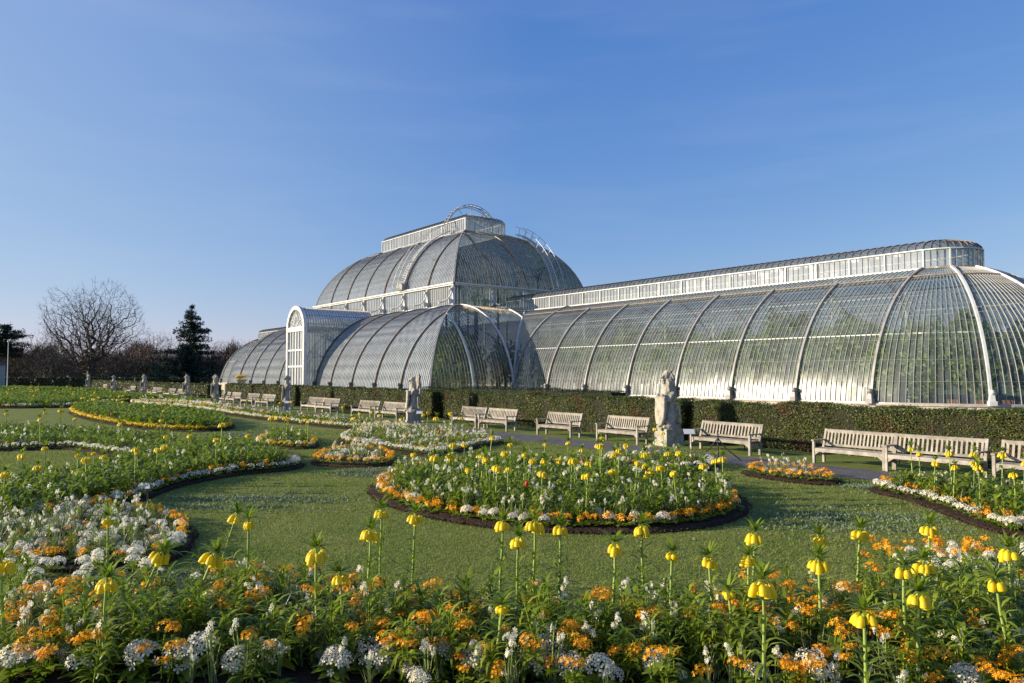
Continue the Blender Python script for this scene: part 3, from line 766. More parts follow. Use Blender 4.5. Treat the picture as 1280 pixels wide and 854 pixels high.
BEDS = {
    'near': [(56.42, -41.51), (57.88, -40.36), (57.95, -39.53), (58.06, -38.79), (59.09, -38.21), (59.71, -37.89), (60.36, -37.34), (60.94, -36.79), (61.78, -35.88), (61.97, -35.12), (62.07, -34.41), (62.45, -33.46), (62.71, -32.51), (63.41, -31.21), (65.25, -35.75), (63.85, -37.1), (62.8, -38.15), (61.05, -40.1), (59.7, -41.9)],
    'snowy': [(54.99, -41.47), (55.88, -40.56), (56.41, -39.87), (56.39, -39.28), (55.36, -38.73), (54.15, -38.5), (52.73, -38.73), (51.57, -39.64), (50.21, -41.4)],
    'ribbon': [(52.26, -41.43), (52.44, -40.2), (51.82, -39.31), (51.47, -38.73), (50.09, -37.95), (49.2, -37.09), (48.48, -35.91), (48.52, -34.66), (47.84, -33.97), (45.66, -33.9), (41.77, -33.77), (40.81, -35.01), (42.79, -36.84), (46.37, -38.61), (47.61, -39.86), (47.96, -41.37)],
    'scroll': [(38.02, -41.22), (38.95, -39.24), (38.7, -38.35), (41.87, -37.68), (43.3, -37.19), (43.0, -36.05), (39.82, -34.75), (36.1, -35.48), (33.12, -36.61), (30.7, -38.25), (26.02, -41.04)],
    'tuft': [(40.97, -33.19), (42.61, -33.28), (44.11, -32.16), (41.87, -31.07), (39.35, -30.62), (38.16, -31.56)],
    'tag': [(47.18, -33.69), (48.19, -33.79), (48.97, -33.05), (49.21, -32.19), (47.6, -31.2), (45.5, -31.0), (45.0, -31.6), (45.8, -32.7)],
    'pearl': [(42.35, -30.8), (44.57, -30.6), (48.3, -30.5), (47.77, -29.6), (46.63, -27.65), (45.87, -25.6), (40.37, -25.6), (37.14, -26.6), (39.41, -29.0)],
    'oval': [(11.96, -35.18), (21.12, -35.53), (27.63, -35.11), (32.44, -34.43), (34.75, -32.82), (33.69, -31.33), (28.69, -29.99), (20.71, -29.8), (12.78, -30.74), (5.18, -32.88)],
    'main': [(52.34, -34.52), (53.66, -35.05), (54.97, -35.23), (56.3, -35.1), (57.41, -34.66), (58.18, -34.04), (58.76, -33.29), (59.05, -32.54), (59.09, -31.59), (58.78, -30.54), (57.66, -29.26), (56.27, -28.52), (54.5, -28.5), (52.46, -28.99), (50.69, -30.0), (50.23, -31.68), (51.04, -33.26)],
    'islet': [(55.83, -26.6), (57.02, -26.76), (57.71, -26.64), (58.03, -26.14), (57.44, -25.4), (56.5, -25.2), (55.8, -25.3), (55.4, -25.8)],
    'shore': [(58.88, -26.72), (59.82, -27.06), (60.84, -27.98), (61.55, -28.71), (62.22, -29.16), (63.48, -28.99), (63.0, -25.2), (60.5, -25.2), (59.2, -25.3), (58.6, -25.9)],
    'crescent': [(54.07, -28.0), (54.66, -27.43), (54.9, -26.6), (54.5, -25.6), (53.83, -25.2), (52.53, -25.3), (51.57, -26.46), (51.97, -27.6)],
    'band': [(13.39, -28.16), (24.82, -28.36), (33.07, -28.06), (37.14, -27.6), (36.8, -26.4), (39.5, -25.3), (35.33, -25.2), (27.68, -25.87), (18.72, -26.41), (8.36, -26.6), (-1.56, -29.0), (5.12, -30.0)],
    'fringe': [(2.28, -40.67), (5.63, -36.33), (5.0, -33.0), (-2.16, -30.39), (-1.82, -27.15), (6.53, -26.2), (12.45, -25.52), (8.74, -25.2), (-9.96, -25.3), (-29.73, -28.68), (-46.99, -39.93)],
    'meadow': [(-54.31, -39.81), (-37.5, -27.63), (-20.11, -25.2), (-27.77, -25.2), (-51.84, -26.7), (-75.7, -39.49)],
}
BEDNAME = {'near': 'nearest bed', 'snowy': 'small white bed at the lower left', 'ribbon': 'long ribbon bed running in from the left', 'scroll': 'bed behind the ribbon bed', 'tuft': 'little bed with a yellow edge', 'tag': 'small orange edged bed left of the round bed', 'pearl': 'pale bed before the benches', 'oval': 'far oval bed', 'main': 'big round bed on the lawn', 'islet': 'tiny round bed by the path', 'shore': 'bed at the right below the benches', 'crescent': 'bed between the round bed and the path', 'band': 'long band along the path', 'fringe': 'broad far bed', 'meadow': 'farthest bed'}
POLY = {k: smooth_poly(v, 1 if k in ('near', 'shore') else 2) for k, v in BEDS.items()}

# --- soil
for k, p in POLY.items():
    big = k in ('fringe', 'meadow', 'band')
    q = inset(p, -.03)
    c = q.mean(0); b = MB(); n = len(q); h = .05
    rings = [(q, .012), (inset(p, .02), .05), (inset(p, .22), .075)]
    for rr, z in rings: b.v += [(float(x), float(y), z) for x, y in rr]
    for r_ in range(2):
        for i in range(n): b.f.append((r_*n+i, r_*n+(i+1) % n, (r_+1)*n+(i+1) % n, (r_+1)*n+i)); b.m.append(0)
    b.f.append(tuple(2*n+i for i in range(n))); b.m.append(0)
    tag(b.build('soil_bed', 'soil'), kind='structure')
# --- clods of earth on the nearer beds' bare rims
P = np.concatenate([along(inset(POLY[k], d), .035) for k in ('main', 'shore', 'ribbon', 'snowy', 'islet') for d in (-.04, .04, .12)])
P = P+rng.normal(0, .03, P.shape); P = P[inview(P)]
cl = TB()
for q in ([(-1, -1, 0), (1, -1, 0), (.5, -.4, .8), (-.6, -.5, .7)], [(1, -1, 0), (1, 1, 0), (.4, .5, .7), (.5, -.4, .8)], [(-.6, -.5, .7), (.5, -.4, .8), (.4, .5, .7), (-.4, .5, .9)], [(-1, 1, 0), (-1, -1, 0), (-.6, -.5, .7), (-.4, .5, .9)], [(1, 1, 0), (-1, 1, 0), (-.4, .5, .9), (.4, .5, .7)]): cl.quad(q)
V, F, m = scatter([cl.arr()], np.c_[P, np.full(len(P), .035)], rng.uniform(.006, .022, len(P)), tilt=.3)
tag(quads('soil_clods', V, F, ('soil',)), kind='stuff')

# --- lawn blades
allp = list(POLY.values())
def on_lawn(P):
    k = np.ones(len(P), bool)
    for p in allp: k &= ~inside(p, P)
    return k
d = 7+25*rng.random(330000)**1.35; uu = rng.uniform(-60, 1340, len(d))
P = CAM[:2]+d[:, None]*(FW+RT*((uu-640)/935.35)[:, None]); P = P[on_lawn(P) & (P[:, 1] < PATH_Y0-.02)]
n = len(P); a = rng.uniform(0, 2*pi, n); dd = np.linalg.norm(P-CAM[:2], axis=1); hh = rng.uniform(.012, .028, n)*(1+.02*dd); wd = rng.uniform(.003, .006, n)*(.6+dd*.06)
dx = np.c_[np.cos(a), np.sin(a)]*wd[:, None]; le = rng.normal(0, .016, (n, 2))
V = np.zeros((n, 3, 3), np.float32); V[:, 0, :2] = P-dx; V[:, 1, :2] = P+dx; V[:, 2, :2] = P+le; V[:, 2, 2] = hh
tag(quads('grass', V.reshape(-1, 3), np.arange(3*n).reshape(-1, 3), ('blade',)), kind='stuff')

def frost(cx_, cy_, L_, W_, n):
    # hoar frost left on the blades in the strips that stay shaded
    P = np.c_[rng.normal(0, .38, n)*L_, rng.normal(0, .42, n)*W_]; k = .5+.5*np.sin(P[:, 1]*6+P[:, 0]*1.1); P = P[rng.random(n) < k+.2]
    a = .978; X = P[:, 0]*cos(a)-P[:, 1]*sin(a)+cx_; Y = P[:, 0]*sin(a)+P[:, 1]*cos(a)+cy_; Q = np.c_[X, Y]; Q = Q[on_lawn(Q)]; m_ = len(Q)
    a = rng.uniform(0, 2*pi, m_); dx = np.c_[np.cos(a), np.sin(a)]*rng.uniform(.012, .026, m_)[:, None]; V = np.zeros((m_, 3, 3), np.float32)
    V[:, 0, :2] = Q-dx; V[:, 1, :2] = Q+dx; V[:, 2, :2] = Q+rng.normal(0, .02, (m_, 2)); V[:, 2, 2] = rng.uniform(.03, .06, m_); V[:, :2, 2] = .012
    tag(quads('frosted_grass', V.reshape(-1, 3), np.arange(3*m_).reshape(-1, 3), ('frost',)), kind='stuff')
M['frost'] = mat('frosted_blade', (0.17, 0.22, 0.15), 0.8, (0.14, 0.19, 0.09), nscale=3, trans=.2)
frost(60.0, -29.9, 2.6, 1.5, 3000); frost(52.3, -37.0, 2.8, 1.3, 3000); frost(57.2, -39.6, 1.6, .5, 5000); frost(50.3, -32.9, 1.6, .8, 5000); frost(36.6, -31.4, 2.5, 1.2, 4000); frost(58.9, -25.9, 1.0, .8, 2500)

# ------------------------------------------------------------------ undergrowth foliage in the beds
LEAFY = [t_leafy(U(.28, .42), 30).arr() for _ in range(5)]
LEAFY_LO = [t_leafy(.34, 13, L=.2, w=.05, n=2).arr() for _ in range(4)]
LEAFY_FAR = [t_leafy(.36, 7, L=.26, w=.10, n=2).arr() for _ in range(4)]
BLD = [t_blades(14).arr() for _ in range(4)]; BLD_LO = [t_blades(6, w=.022).arr() for _ in range(3)]
ROS = []
for _ in range(3): t = TB(); rosette(t, 12, .12, .05); ROS.append(t.arr())
SPEC = {  # leafy per m2, blades per m2, low rosettes, level, leaf scale
    'near': (32, 28, 20, 0, 1.18), 'snowy': (5, 26, 18, 0, .8), 'ribbon': (22, 6, 8, 1, 1.1), 'scroll': (13, 5, 6, 1, 1.0), 'tuft': (14, 6, 4, 1, .95), 'tag': (2, 20, 10, 1, .75),
    'pearl': (6, 18, 6, 1, .8), 'oval': (13, 3, 3, 2, 1.25), 'main': (21, 17, 9, 1, 1.0), 'islet': (2, 26, 12, 1, .75), 'shore': (21, 9, 10, 1, 1.05), 'crescent': (12, 12, 6, 1, .85),
    'band': (5, 3, 3, 2, .8), 'fringe': (6, 1, 0, 2, 1.4), 'meadow': (4, 0, 0, 2, 1.6)}
for k, (dl, db, dr, lev, scl) in SPEC.items():
    p = POLY[k]
    for nm, dens, T, ms, ins in (('foliage', dl, (LEAFY, LEAFY_LO, LEAFY_FAR)[lev], 'leaf', .30), ('foliage', dl*.45, (LEAFY, LEAFY_LO, LEAFY_FAR)[lev], 'leaf2', .26), ('foliage', db, (BLD, BLD_LO, BLD_LO)[lev], 'blueleaf', .22), ('foliage', dr, ROS, 'leaf2', .06)):
        if dens <= 0: continue
        P = sample(inset(p, ins if k not in ('tag', 'islet') or nm else .1), dens)
        P = P[inview(P)]
        if k == 'near' and ms == 'blueleaf': P = P[inside(inset(p, .75), P)]
        if k == 'near' and ms != 'blueleaf' and nm == 'foliage' and T is not ROS:     # drifts of taller plants with low gaps between
            f_ = np.sin(P[:, 0]*2.9+P[:, 1]*1.3)+np.sin(P[:, 1]*3.7-P[:, 0]*1.1+1)+.6*np.sin(P[:, 0]*6.1+2)
            P = P[(f_+rng.normal(0, .5, len(P)) > -.25) & inside(inset(p, .62), P) | (rng.random(len(P)) < .12)]
        if len(P) < 3: continue
        V, F, m = scatter(T, np.c_[P, np.full(len(P), .06)], rng.uniform(.75, 1.2, len(P))*scl*(1 if ms != 'leaf2' else .8), tilt=.14)
        tag(quads({'leaf': 'foliage', 'leaf2': 'low_foliage', 'blueleaf': 'narcissus_leaves'}[ms], V, F, (ms,)), kind='stuff', label=None)

# ------------------------------------------------------------------ flowers as things
def crown_imperial(kind, far=0):
    """0 full bells, 1 nodding loose bells, 2 young bud, 3 slim; returns list of (partname, TB, mats)"""
    H = .86; t1 = TB(); t1.stem([(0, 0, 0), (.004, 0, .3), (-.004, 0, .6), (0, 0, H-.02)], [.015, .013, .011, .009], 0, 5 if not far else 3)
    bells = TB(); nb = (7, 8, 4, 5)[kind]
    for i in range(nb):
        a = 2*pi*i/nb+U(-.15, .15); r0 = .018; r1 = (.046, .052, .026, .036)[kind]*U(.75, 1.1); L = (.080, .084, .066, .076)[kind]*U(.72, 1.18)
        top = np.array((r0*cos(a), r0*sin(a), H-.012)); mid = np.array((r1*cos(a), r1*sin(a), H-.030-U(0, .022))); d = np.array((cos(a)*.16+U(-.12, .12), sin(a)*.16+U(-.12, .12), -1.0)); d /= np.linalg.norm(d)
        sx = np.array((-sin(a), cos(a), 0)); sy = np.cross(d, sx); K = 6 if not far else 4; rings = []
        for f, rr in ((0, .008), (.22, .021), (.62, .0255), (1.0, .023 if kind != 2 else .011)):
            rings.append([mid+d*L*f+(sx*cos(2*pi*j/K)+sy*sin(2*pi*j/K))*rr*(1+(.12 if f == 1 and j % 2 else 0)) for j in range(K)])
        if far: rings = [rings[0], rings[2], rings[3]]
        b = len(bells.V)
        for rg in rings: bells.V += rg
        for q in range(len(rings)-1):
            for j in range(K): bells.F.append((b+q*K+j, b+q*K+(j+1) % K, b+(q+1)*K+(j+1) % K, b+(q+1)*K+j)); bells.m.append(0)
        if not far: bells.quad([top+sx*.003, top-sx*.003, mid-sx*.003, mid+sx*.003], 1)
    tuft = TB()
    for i in range(30 if not far else 13):
        a = i*2.4; e = U(.15, 1.35); tuft.leaf(a, (0, 0, H-.01), U(.11, .19), .024 if not far else .038, e, e-U(.2, .9), mi=0, n=3 if not far else 2)
    low = TB()
    for i in range(38 if not far else 12):
        z = .05+.56*i/(38 if not far else 12); a = i*2.4; e = U(.3, 1.0); low.leaf(a, (.008*cos(a), .008*sin(a), z), U(.13, .23), .026 if not far else .045, e, e-U(.8, 1.6), mi=0, n=3 if not far else 2)
    return [('stem', t1, ('stem',)), ('petals', bells, ('yellow', 'stem')), ('leaf_tuft', tuft, ('leaf',)), ('stem_leaves', low, ('leaf',))]
def make_thing(name, parts, single=False):
    if single:
        t = TB(); mats = []
        for pn, tb, ms in parts:
            b = len(t.V); t.V += tb.V; t.F += [tuple(i+b for i in f) for f in tb.F]
            for q in tb.m:
                nm = ms[q]
                if nm not in mats: mats.append(nm)
                t.m.append(mats.index(nm))
        return t.build(name, mats)
    e = empty(name)
    for pn, tb, ms in parts: tb.build(pn, ms, e)
    return e
protos = {}
def place(proto_list, loc, rz, s, lean=(0, 0), label=None, cat=None, group=None):
    """copy one of the prototypes (the prototype itself is used first)"""
    p = proto_list[int(rng.integers(0, len(proto_list)))]
    if not p.get('used_'): o = p; p['used_'] = 1
    else:
        o = copy_tree(p)
    o.location = loc; o.rotation_euler = (lean[0], lean[1], rz); o.scale = (s, s, s)
    for k in ('label', 'category', 'group', 'kind'):
        if k in o: del o[k]
    tag(o, label, cat, group); return o
def ordinal(i):
    w_ = ['first', 'second', 'third', 'fourth', 'fifth', 'sixth', 'seventh', 'eighth', 'ninth', 'tenth', 'eleventh', 'twelfth', 'thirteenth', 'fourteenth', 'fifteenth', 'sixteenth', 'seventeenth', 'eighteenth', 'nineteenth', 'twentieth']
    if i < 20: return w_[i]
    return 'twenty-'+w_[i-20] if i < 29 else ['thirtieth', 'thirty-first', 'thirty-second', 'thirty-third', 'thirty-fourth', 'thirty-fifth', 'thirty-sixth', 'thirty-seventh'][i-29]

# the tall yellow crown imperials of the nearest bed: x, y, height, lean along the view's right (rad), kind
NEAR_F = [(59.28, -41.21, .86, -.05, 1), (60.1, -40.65, .80, .02, 0), (57.9, -40.25, .88, .0, 2), (59.2, -40.35, .86, .42, 0), (59.55, -40.0, .86, .40, 1), (59.0, -39.2, .9, .02, 2), (58.3, -39.35, .92, .30, 3), (60.42, -39.08, .86, 0, 1),
          (59.94, -38.37, .86, .02, 1), (59.08, -37.78, .86, .01, 0), (59.61, -37.69, .88, .06, 0), (60.31, -37.06, .84, .05, 0), (60.95, -37.35, .82, .05, 0), (60.75, -36.97, .90, .03, 1), (60.93, -36.78, .86, 0, 0), (61.74, -36.87, .84, .03, 3), (61.43, -36.14, .86, .01, 0), (62.15, -36.59, .8, .05, 2),
          (62.45, -36.35, .78, -.08, 3), (62.66, -36.17, .80, 0, 3), (62.3, -35.6, .86, .02, 0), (63.37, -37.0, .88, .01, 1), (63.19, -35.94, .84, .0, 0), (62.66, -35.02, .82, .0, 3), (62.8, -34.67, .86, .06, 0), (63.9, -36.6, .72, -.02, 1), (63.72, -35.65, .84, .0, 3), (64.0, -36.1, .78, .03, 0), (63.15, -33.9, .86, .0, 0), (64.03, -34.4, .86, -.02, 0), (64.3, -35.2, .8, -.12, 3), (61.9, -38.3, .60, .1, 2), (60.6, -38.9, .66, -.08, 3), (63.6, -35.1, .78, .05, 1), (62.9, -36.7, .66, -.06, 2)]
FP = [make_thing('crown_imperial', crown_imperial(k)) for k in (0, 1, 2, 3)]
FPF = [make_thing('crown_imperial', crown_imperial(k, 1)) for k in (0, 1, 3)]
us = [view(np.array([[f[0]+RT[0]*f[3]*.8, f[1]+RT[1]*f[3]*.8]]))[0][0] for f in NEAR_F]
for rank, i in enumerate(np.argsort(us)):
    x, y, h, ln, kd = NEAR_F[i]
    p = FP[kd]
    o = p if not p.get('used_') else copy_tree(p); p['used_'] = 1
    o.location = (x, y, .05); o.scale = (1.12, 1.12, h/.84)
    ax = math.atan2(RT[1], RT[0]); rz = U(0, 6.28)
    from mathutils import Matrix, Euler
    rot = Matrix.Rotation(ln+U(-.02, .02), 3, (-RT[1], RT[0], 0)) @ Matrix.Rotation(rz, 3, 'Z')
    o.rotation_euler = rot.to_euler()
    look = ('tall full-belled', 'loose-belled', 'young narrow-budded', 'slim')[kd]
    if ln > .25: look = 'strongly leaning'
    tag(o, f'{look} yellow crown imperial in the nearest bed, {ordinal(rank)} flower head from the left', 'crown imperial', 'crown imperials of the nearest bed')
FR = {
    'main': [(55.95, -33.26), (55.53, -32.73), (56.12, -33.03), (55.85, -32.31), (56.9, -33.01), (56.37, -32.08), (57.6, -33.22), (55.99, -30.95), (57.27, -31.55), (56.88, -30.97), (56.76, -29.95), (58.1, -30.36), (55.79, -34.45), (56.74, -34.5), (56.68, -34.18), (57.3, -34.0), (57.9, -33.6), (58.2, -33.2), (58.43, -32.74), (58.13, -32.31), (57.89, -31.73), (58.6, -32.2), (57.74, -30.06), (57.93, -30.69), (55.55, -33.77), (54.93, -33.51), (54.76, -34.5), (53.2, -33.9), (52.6, -32.6), (53.8, -31.9), (54.5, -30.6), (55.1, -29.7), (53.1, -30.4), (52.0, -31.2), (54.0, -29.4)],
    'ribbon': [(51.9, -40.76), (50.01, -40.33), (48.9, -39.05), (48.14, -39.81), (50.59, -39.13), (51.4, -39.5), (50.17, -38.5), (49.1, -38.22), (49.5, -37.73), (48.9, -37.86), (47.9, -36.31), (47.2, -37.3), (47.67, -35.47), (50.9, -40.2), (49.4, -39.4), (46.2, -36.5), (45.2, -35.4), (48.9, -41.1), (51.0, -41.3)],
    'tuft': [(42.24, -32.9), (41.6, -32.55), (41.16, -32.03), (42.9, -32.68), (42.54, -32.03), (43.5, -32.2), (40.3, -31.6), (41.9, -31.6)],
    'shore': [(60.3, -27.1), (60.79, -27.5), (60.37, -26.45), (60.88, -26.87), (60.4, -25.6), (61.5, -28.2), (61.95, -28.0), (62.1, -27.2), (62.6, -28.3), (59.8, -26.5), (61.1, -26.2), (61.66, -26.84), (59.4, -25.9), (62.4, -26.4)]}
FD = {'scroll': .35, 'pearl': .35, 'oval': .28, 'crescent': .7, 'band': .2, 'fringe': .12}
cand = []
for k, L_ in FR.items():
    for q in L_: cand.append((q[0], q[1], k))
for k, dn in FD.items():
    for q in sample(inset(POLY[k], .3), dn): cand.append((q[0], q[1], k))
for q in sample(inset(POLY['main'], .4), .35): cand.append((q[0], q[1], 'main'))
cand = [c for c in cand if inview([c[:2]], 60)[0]]
cand.sort(key=lambda c: math.hypot(c[0]-CAM[0], c[1]-CAM[1]))
for x, y, k in cand[:260]:
    dist = math.hypot(x-CAM[0], y-CAM[1])
    s = U(.82, 1.06)*(1.15 if dist > 20 else 1.05)
    place(FP if dist < 14 else FPF, (x, y, .05), U(0, 6.28), s, (U(-.09, .09), U(-.09, .09)), f'yellow crown imperial standing in the {BEDNAME[k]}', 'crown imperial', f'crown imperials in the {BEDNAME[k]}')

# --- primrose clumps
def primrose(mi_, R_=.080, H=.115, n=30, r=.024, lo=False, ragged=0.0):
    t = TB(); lf = TB(); rosette(lf, 9 if not lo else 5, .13, .06, 0, .03)
    heads = [(0, 0, 1.0, 0)] if not ragged else [(U(-.06, .06), U(-.06, .06), U(.5, .75), U(-.03, .06)) for _ in range(3)]
    for hx, hy, hs, hh in heads:
        m = max(4, int(n*hs/len(heads)*1.5)) if ragged else n
        for i in range(m):
            z = 1-(i+.5)/m*1.05; a = i*2.4; rr = math.sqrt(max(0, 1-z*z)); nv = (rr*cos(a), rr*sin(a), z+.15)
            c = (hx+nv[0]*R_*hs, hy+nv[1]*R_*hs, H+hh+(U(-.03, .05) if ragged else 0)*.3+U(-.008, .008)+max(z, -.2)*R_*hs*.75)
            t.flower(c, r*U(.85, 1.15), nv, 0, 1, petals=5 if not lo else 4)
        if not lo: lf.stem([(hx, hy, 0), (hx, hy, H)], .007, 0, 3)
    pet = {'w': ('white', 'eye'), 'o': ('orange', 'yellow2'), 'y': ('yellow2', 'orange')}[mi_]
    return [('petals', t, pet), ('leaf_rosette', lf, ('leaf',))]
def narcissus(lo=False):
    t = TB(); s = TB(); lf = t_blades(9 if not lo else 4, .30, .011 if not lo else .02, .035)
    for k in range(3 if not lo else 2):
        a = U(0, 6.28); r = U(.01, .05); h = U(.3, .42); x, y = r*cos(a), r*sin(a); s.stem([(x*.4, y*.4, 0), (x, y, h)], .004, 0, 3)
        for j in range(4 if not lo else 2):
            q = U(0, 6.28); t.flower((x+.018*cos(q), y+.018*sin(q), h+U(-.015, .02)), .021 if not lo else .032, (cos(q), sin(q), U(-.1, .5)), 0, 1, petals=6 if not lo else 4, cup=.1)
    return [('petals', t, ('white', 'eye')), ('stem', s, ('stem',)), ('leaves', lf, ('blueleaf',))]
KINDS = {
    'w': ('white_primrose', 'white primrose', [make_thing('white_primrose', primrose('w', R_=(.08, .085, .075, .095, .09)[k_], n=(30, 36, 26, 44, 48)[k_], ragged=k_ > 2)) for k_ in range(5)], [primrose('w', n=12, r=.034, lo=True) for _ in range(2)]),
    'o': ('orange_primrose', 'orange primrose', [make_thing('orange_primrose', primrose('o', R_=.075, n=40, r=.018, ragged=1)) for _ in range(3)], [primrose('o', R_=.07, n=12, r=.03, lo=True, ragged=1) for _ in range(2)]),
    'y': ('yellow_primrose', 'yellow primrose', [make_thing('yellow_primrose', primrose('y', n=14, r=.03, lo=True), True) for _ in range(2)], [primrose('y', n=10, r=.036, lo=True) for _ in range(2)]),
    'n': ('white_narcissus', 'narcissus', [make_thing('white_narcissus', narcissus()) for _ in range(4)], [narcissus(True) for _ in range(2)]),
}
def flat(parts):
    t = TB(); mats = []
    for pn, tb, ms in parts:
        b = len(t.V); t.V += tb.V; t.F += [tuple(i+b for i in f) for f in tb.F]
        for q in tb.m:
            nm = ms[q]
            if nm not in mats: mats.append(nm)
            t.m.append(mats.index(nm))
    return t, mats
ED = {  # edging rows: bed -> [(kind pattern, inset, step)]
    'snowy': [('oowooow', .14, .21)], 'ribbon': [('wwwwwowww', .16, .20), ('owoo', .40, .3)], 'scroll': [('wwww', .2, .24)], 'tuft': [('yyyyw', .16, .22)], 'tag': [('ooooo', .14, .2)],
    'pearl': [('wwwyw', .2, .22), ('wy', .5, .35)], 'oval': [('y', .2, .2), ('yw', .42, .24)], 'main': [('ooooowoo', .2, .165), ('owoon', .38, .22)], 'islet': [('oooooo', .16, .17)], 'shore': [('wwwwwwwo', .18, .2), ('owoo', .42, .26)],
    'crescent': [('wwwwo', .16, .2)], 'band': [('wwwwwwyw', .2, .22), ('yyowy', .5, .3)], 'fringe': [('wywww', .3, .35)]}
FILL = {  # kind -> density per m2
    'near': {'o': 13, 'n': 9, 'w': 2.6}, 'snowy': {'w': 15, 'o': 3, 'n': 9}, 'ribbon': {'w': 1.8, 'o': 3.2, 'n': 1.6}, 'scroll': {'w': 2.0, 'y': 1.2, 'n': 1.5}, 'tuft': {'w': 2, 'y': .8, 'n': 2}, 'tag': {'n': 7, 'w': 7, 'o': .8},
    'pearl': {'n': 6, 'w': 6, 'y': 1.6, 'o': .3}, 'oval': {'w': .6, 'y': .9}, 'main': {'w': 3.0, 'n': 6.0, 'o': .6, 'y': .8}, 'islet': {'n': 12, 'w': 6}, 'shore': {'o': 2.4, 'n': 2.2, 'w': 1}, 'crescent': {'n': 3.5, 'w': 2.5, 'o': .8, 'y': .6},
    'band': {'w': 4.5, 'y': 2.2, 'n': 2}, 'fringe': {'w': .5, 'y': 1.9}, 'meadow': {'y': .8, 'w': .3}}
items = {k: [] for k in KINDS}
for k, rows in ED.items():
    for pat, ins, st in rows:
        Q = along(inset(POLY[k], ins), st)
        for i, q in enumerate(Q):
            kd = pat[int(rng.integers(0, len(pat)))]
            items[kd].append((q[0]+U(-.03, .03), q[1]+U(-.03, .03), U(.85, 1.2), 'edge', k))
for k, dct in FILL.items():
    for kd, dn in dct.items():
        for q in sample(inset(POLY[k], .3), dn): items[kd].append((q[0], q[1], U(.6, 1.15)*(.88 if k == 'snowy' else 1.0), 'mid', k))
# nearest bed: the row of big white clumps along its front, and the orange and white patch at its right back edge
front = []
for u_, d_ in ((28, 5.95), (60, 6.0), (118, 5.95), (187, 6.0), (232, 5.95), (262, 6.15), (308, 6.0), (352, 6.2), (420, 6.0), (455, 6.05), (485, 6.0), (543, 6.05), (572, 6.15), (605, 6.0), (655, 6.05), (690, 6.2), (715, 5.9), (745, 5.8), (822, 5.85), (1010, 5.7), (1195, 5.6)):
    x, y = bearing(u_, d_-.17); front.append((x, y, u_))
for i, (x, y, u_) in enumerate(front):
    p = KINDS['w'][2][i % 5]; o = p if not p.get('used_') else copy_tree(p); p['used_'] = 1
    o.location = (x, y, .06); o.scale = (U(1.3, 1.65),)*3; o.rotation_euler = (U(-.2, .2), U(-.2, .2), U(0, 6))
    tag(o, f'white primrose clump in the front row of the nearest bed, {ordinal(i)} from the left', 'primrose', 'white primroses along the front of the nearest bed')
for q in range(26):
    x, y = bearing(U(1080, 1235), U(9.2, 10.3)); items['o'].append((x, y, .95, 'rim', 'near'))
for q in range(26):
    x, y = bearing(U(1120, 1290), U(8.6, 9.8)); items['w'].append((x, y, .9, 'rim', 'near'))
for q in range(26):
    x, y = bearing(U(-20, 300), U(7.6, 9.2)); items['w'].append((x, y, 1.0, 'rim', 'near'))
for kd, (nm, cat, PR, LO) in KINDS.items():
    L_ = [t for t in items[kd] if inview([t[:2]], 60)[0]]
    L_.sort(key=lambda c: math.hypot(c[0]-CAM[0], c[1]-CAM[1]))
    cut = 275 if kd != 'n' else 290
    for x, y, s, w_, k in L_[:cut]:
        where = {'edge': 'at the rim of the', 'mid': 'among the leaves of the', 'rim': 'massed at the back of the'}[w_]
        lift = .06 if not (kd == 'o' and w_ == 'mid' and k == 'near') else .14+U(0, .18)
        ad = {'w': 'white primrose clump', 'o': 'bright orange primrose clump', 'y': 'yellow primrose clump', 'n': 'white narcissus clump'}[kd]
        place(PR, (x, y, lift), U(0, 6.28), s, (U(-.12, .12), U(-.12, .12)), f'{ad} {where} {BEDNAME[k]}', cat, f'{ad}s {where} {BEDNAME[k]}')
    rest = L_[cut:]
    if rest:
        T = []; mats = None
        for pr in LO:
            tb, mats = flat(pr); T.append(tb.arr())
        P = np.array([(x, y, .06) for x, y, *_ in rest]); S = np.array([t[2] for t in rest])*np.clip(np.linalg.norm(P[:, :2]-CAM[:2], axis=1)/40, 1, 1.5)
        V, F, m = scatter(T, P, S); tag(quads({'w': 'white_flowers', 'o': 'orange_flowers', 'y': 'yellow_flowers', 'n': 'narcissus_flowers'}[kd], V, F, mats, m), kind='stuff')
# --- a few red tulips
def tulip():
    t = TB(); s = TB(); s.stem([(0, 0, 0), (0, 0, .3)], .005, 0, 3); s.leaf(0, (0, 0, .02), .2, .03, 1.2, .8); s.leaf(3, (0, 0, .02), .18, .03, 1.1, .6)
    K = 6; rings = [[(rr*cos(2*pi*j/K), rr*sin(2*pi*j/K), z) for j in range(K)] for rr, z in ((.008, .3), (.028, .32), (.03, .345), (.018, .385))]
    for rg in rings: t.V += [np.array(q) for q in rg]
    for q in range(3):
        for j in range(K): t.F.append((q*K+j, q*K+(j+1) % K, (q+1)*K+(j+1) % K, (q+1)*K+j)); t.m.append(0)
    return [('petals', t, ('red',)), ('stem', s, ('leaf2',))]
tp = make_thing('red_tulip', tulip())
for i, ((x, y), lb) in enumerate([((56.2, -33.4), 'red tulip low among the white flowers of the round bed'), ((54.2, -30.2), 'red tulip further back in the round bed, near its orange flowers'), ((45.5, -28.5), 'red tulip at the pale bed before the benches'), ((28.6, -35.3), 'red tulip at the front tip of the far oval bed'), ((25.0, -35.6), 'red tulip outside the yellow rim of the far oval bed')]):
    o = tp if i == 0 else copy_tree(tp); o.location = (x, y, .05); s = (1, 1, 1.1, 1.2, 1.0)[i]; o.scale = (s*1.2, s*1.2, s*1.2)
    tag(o, lb, 'tulip', 'red tulips')

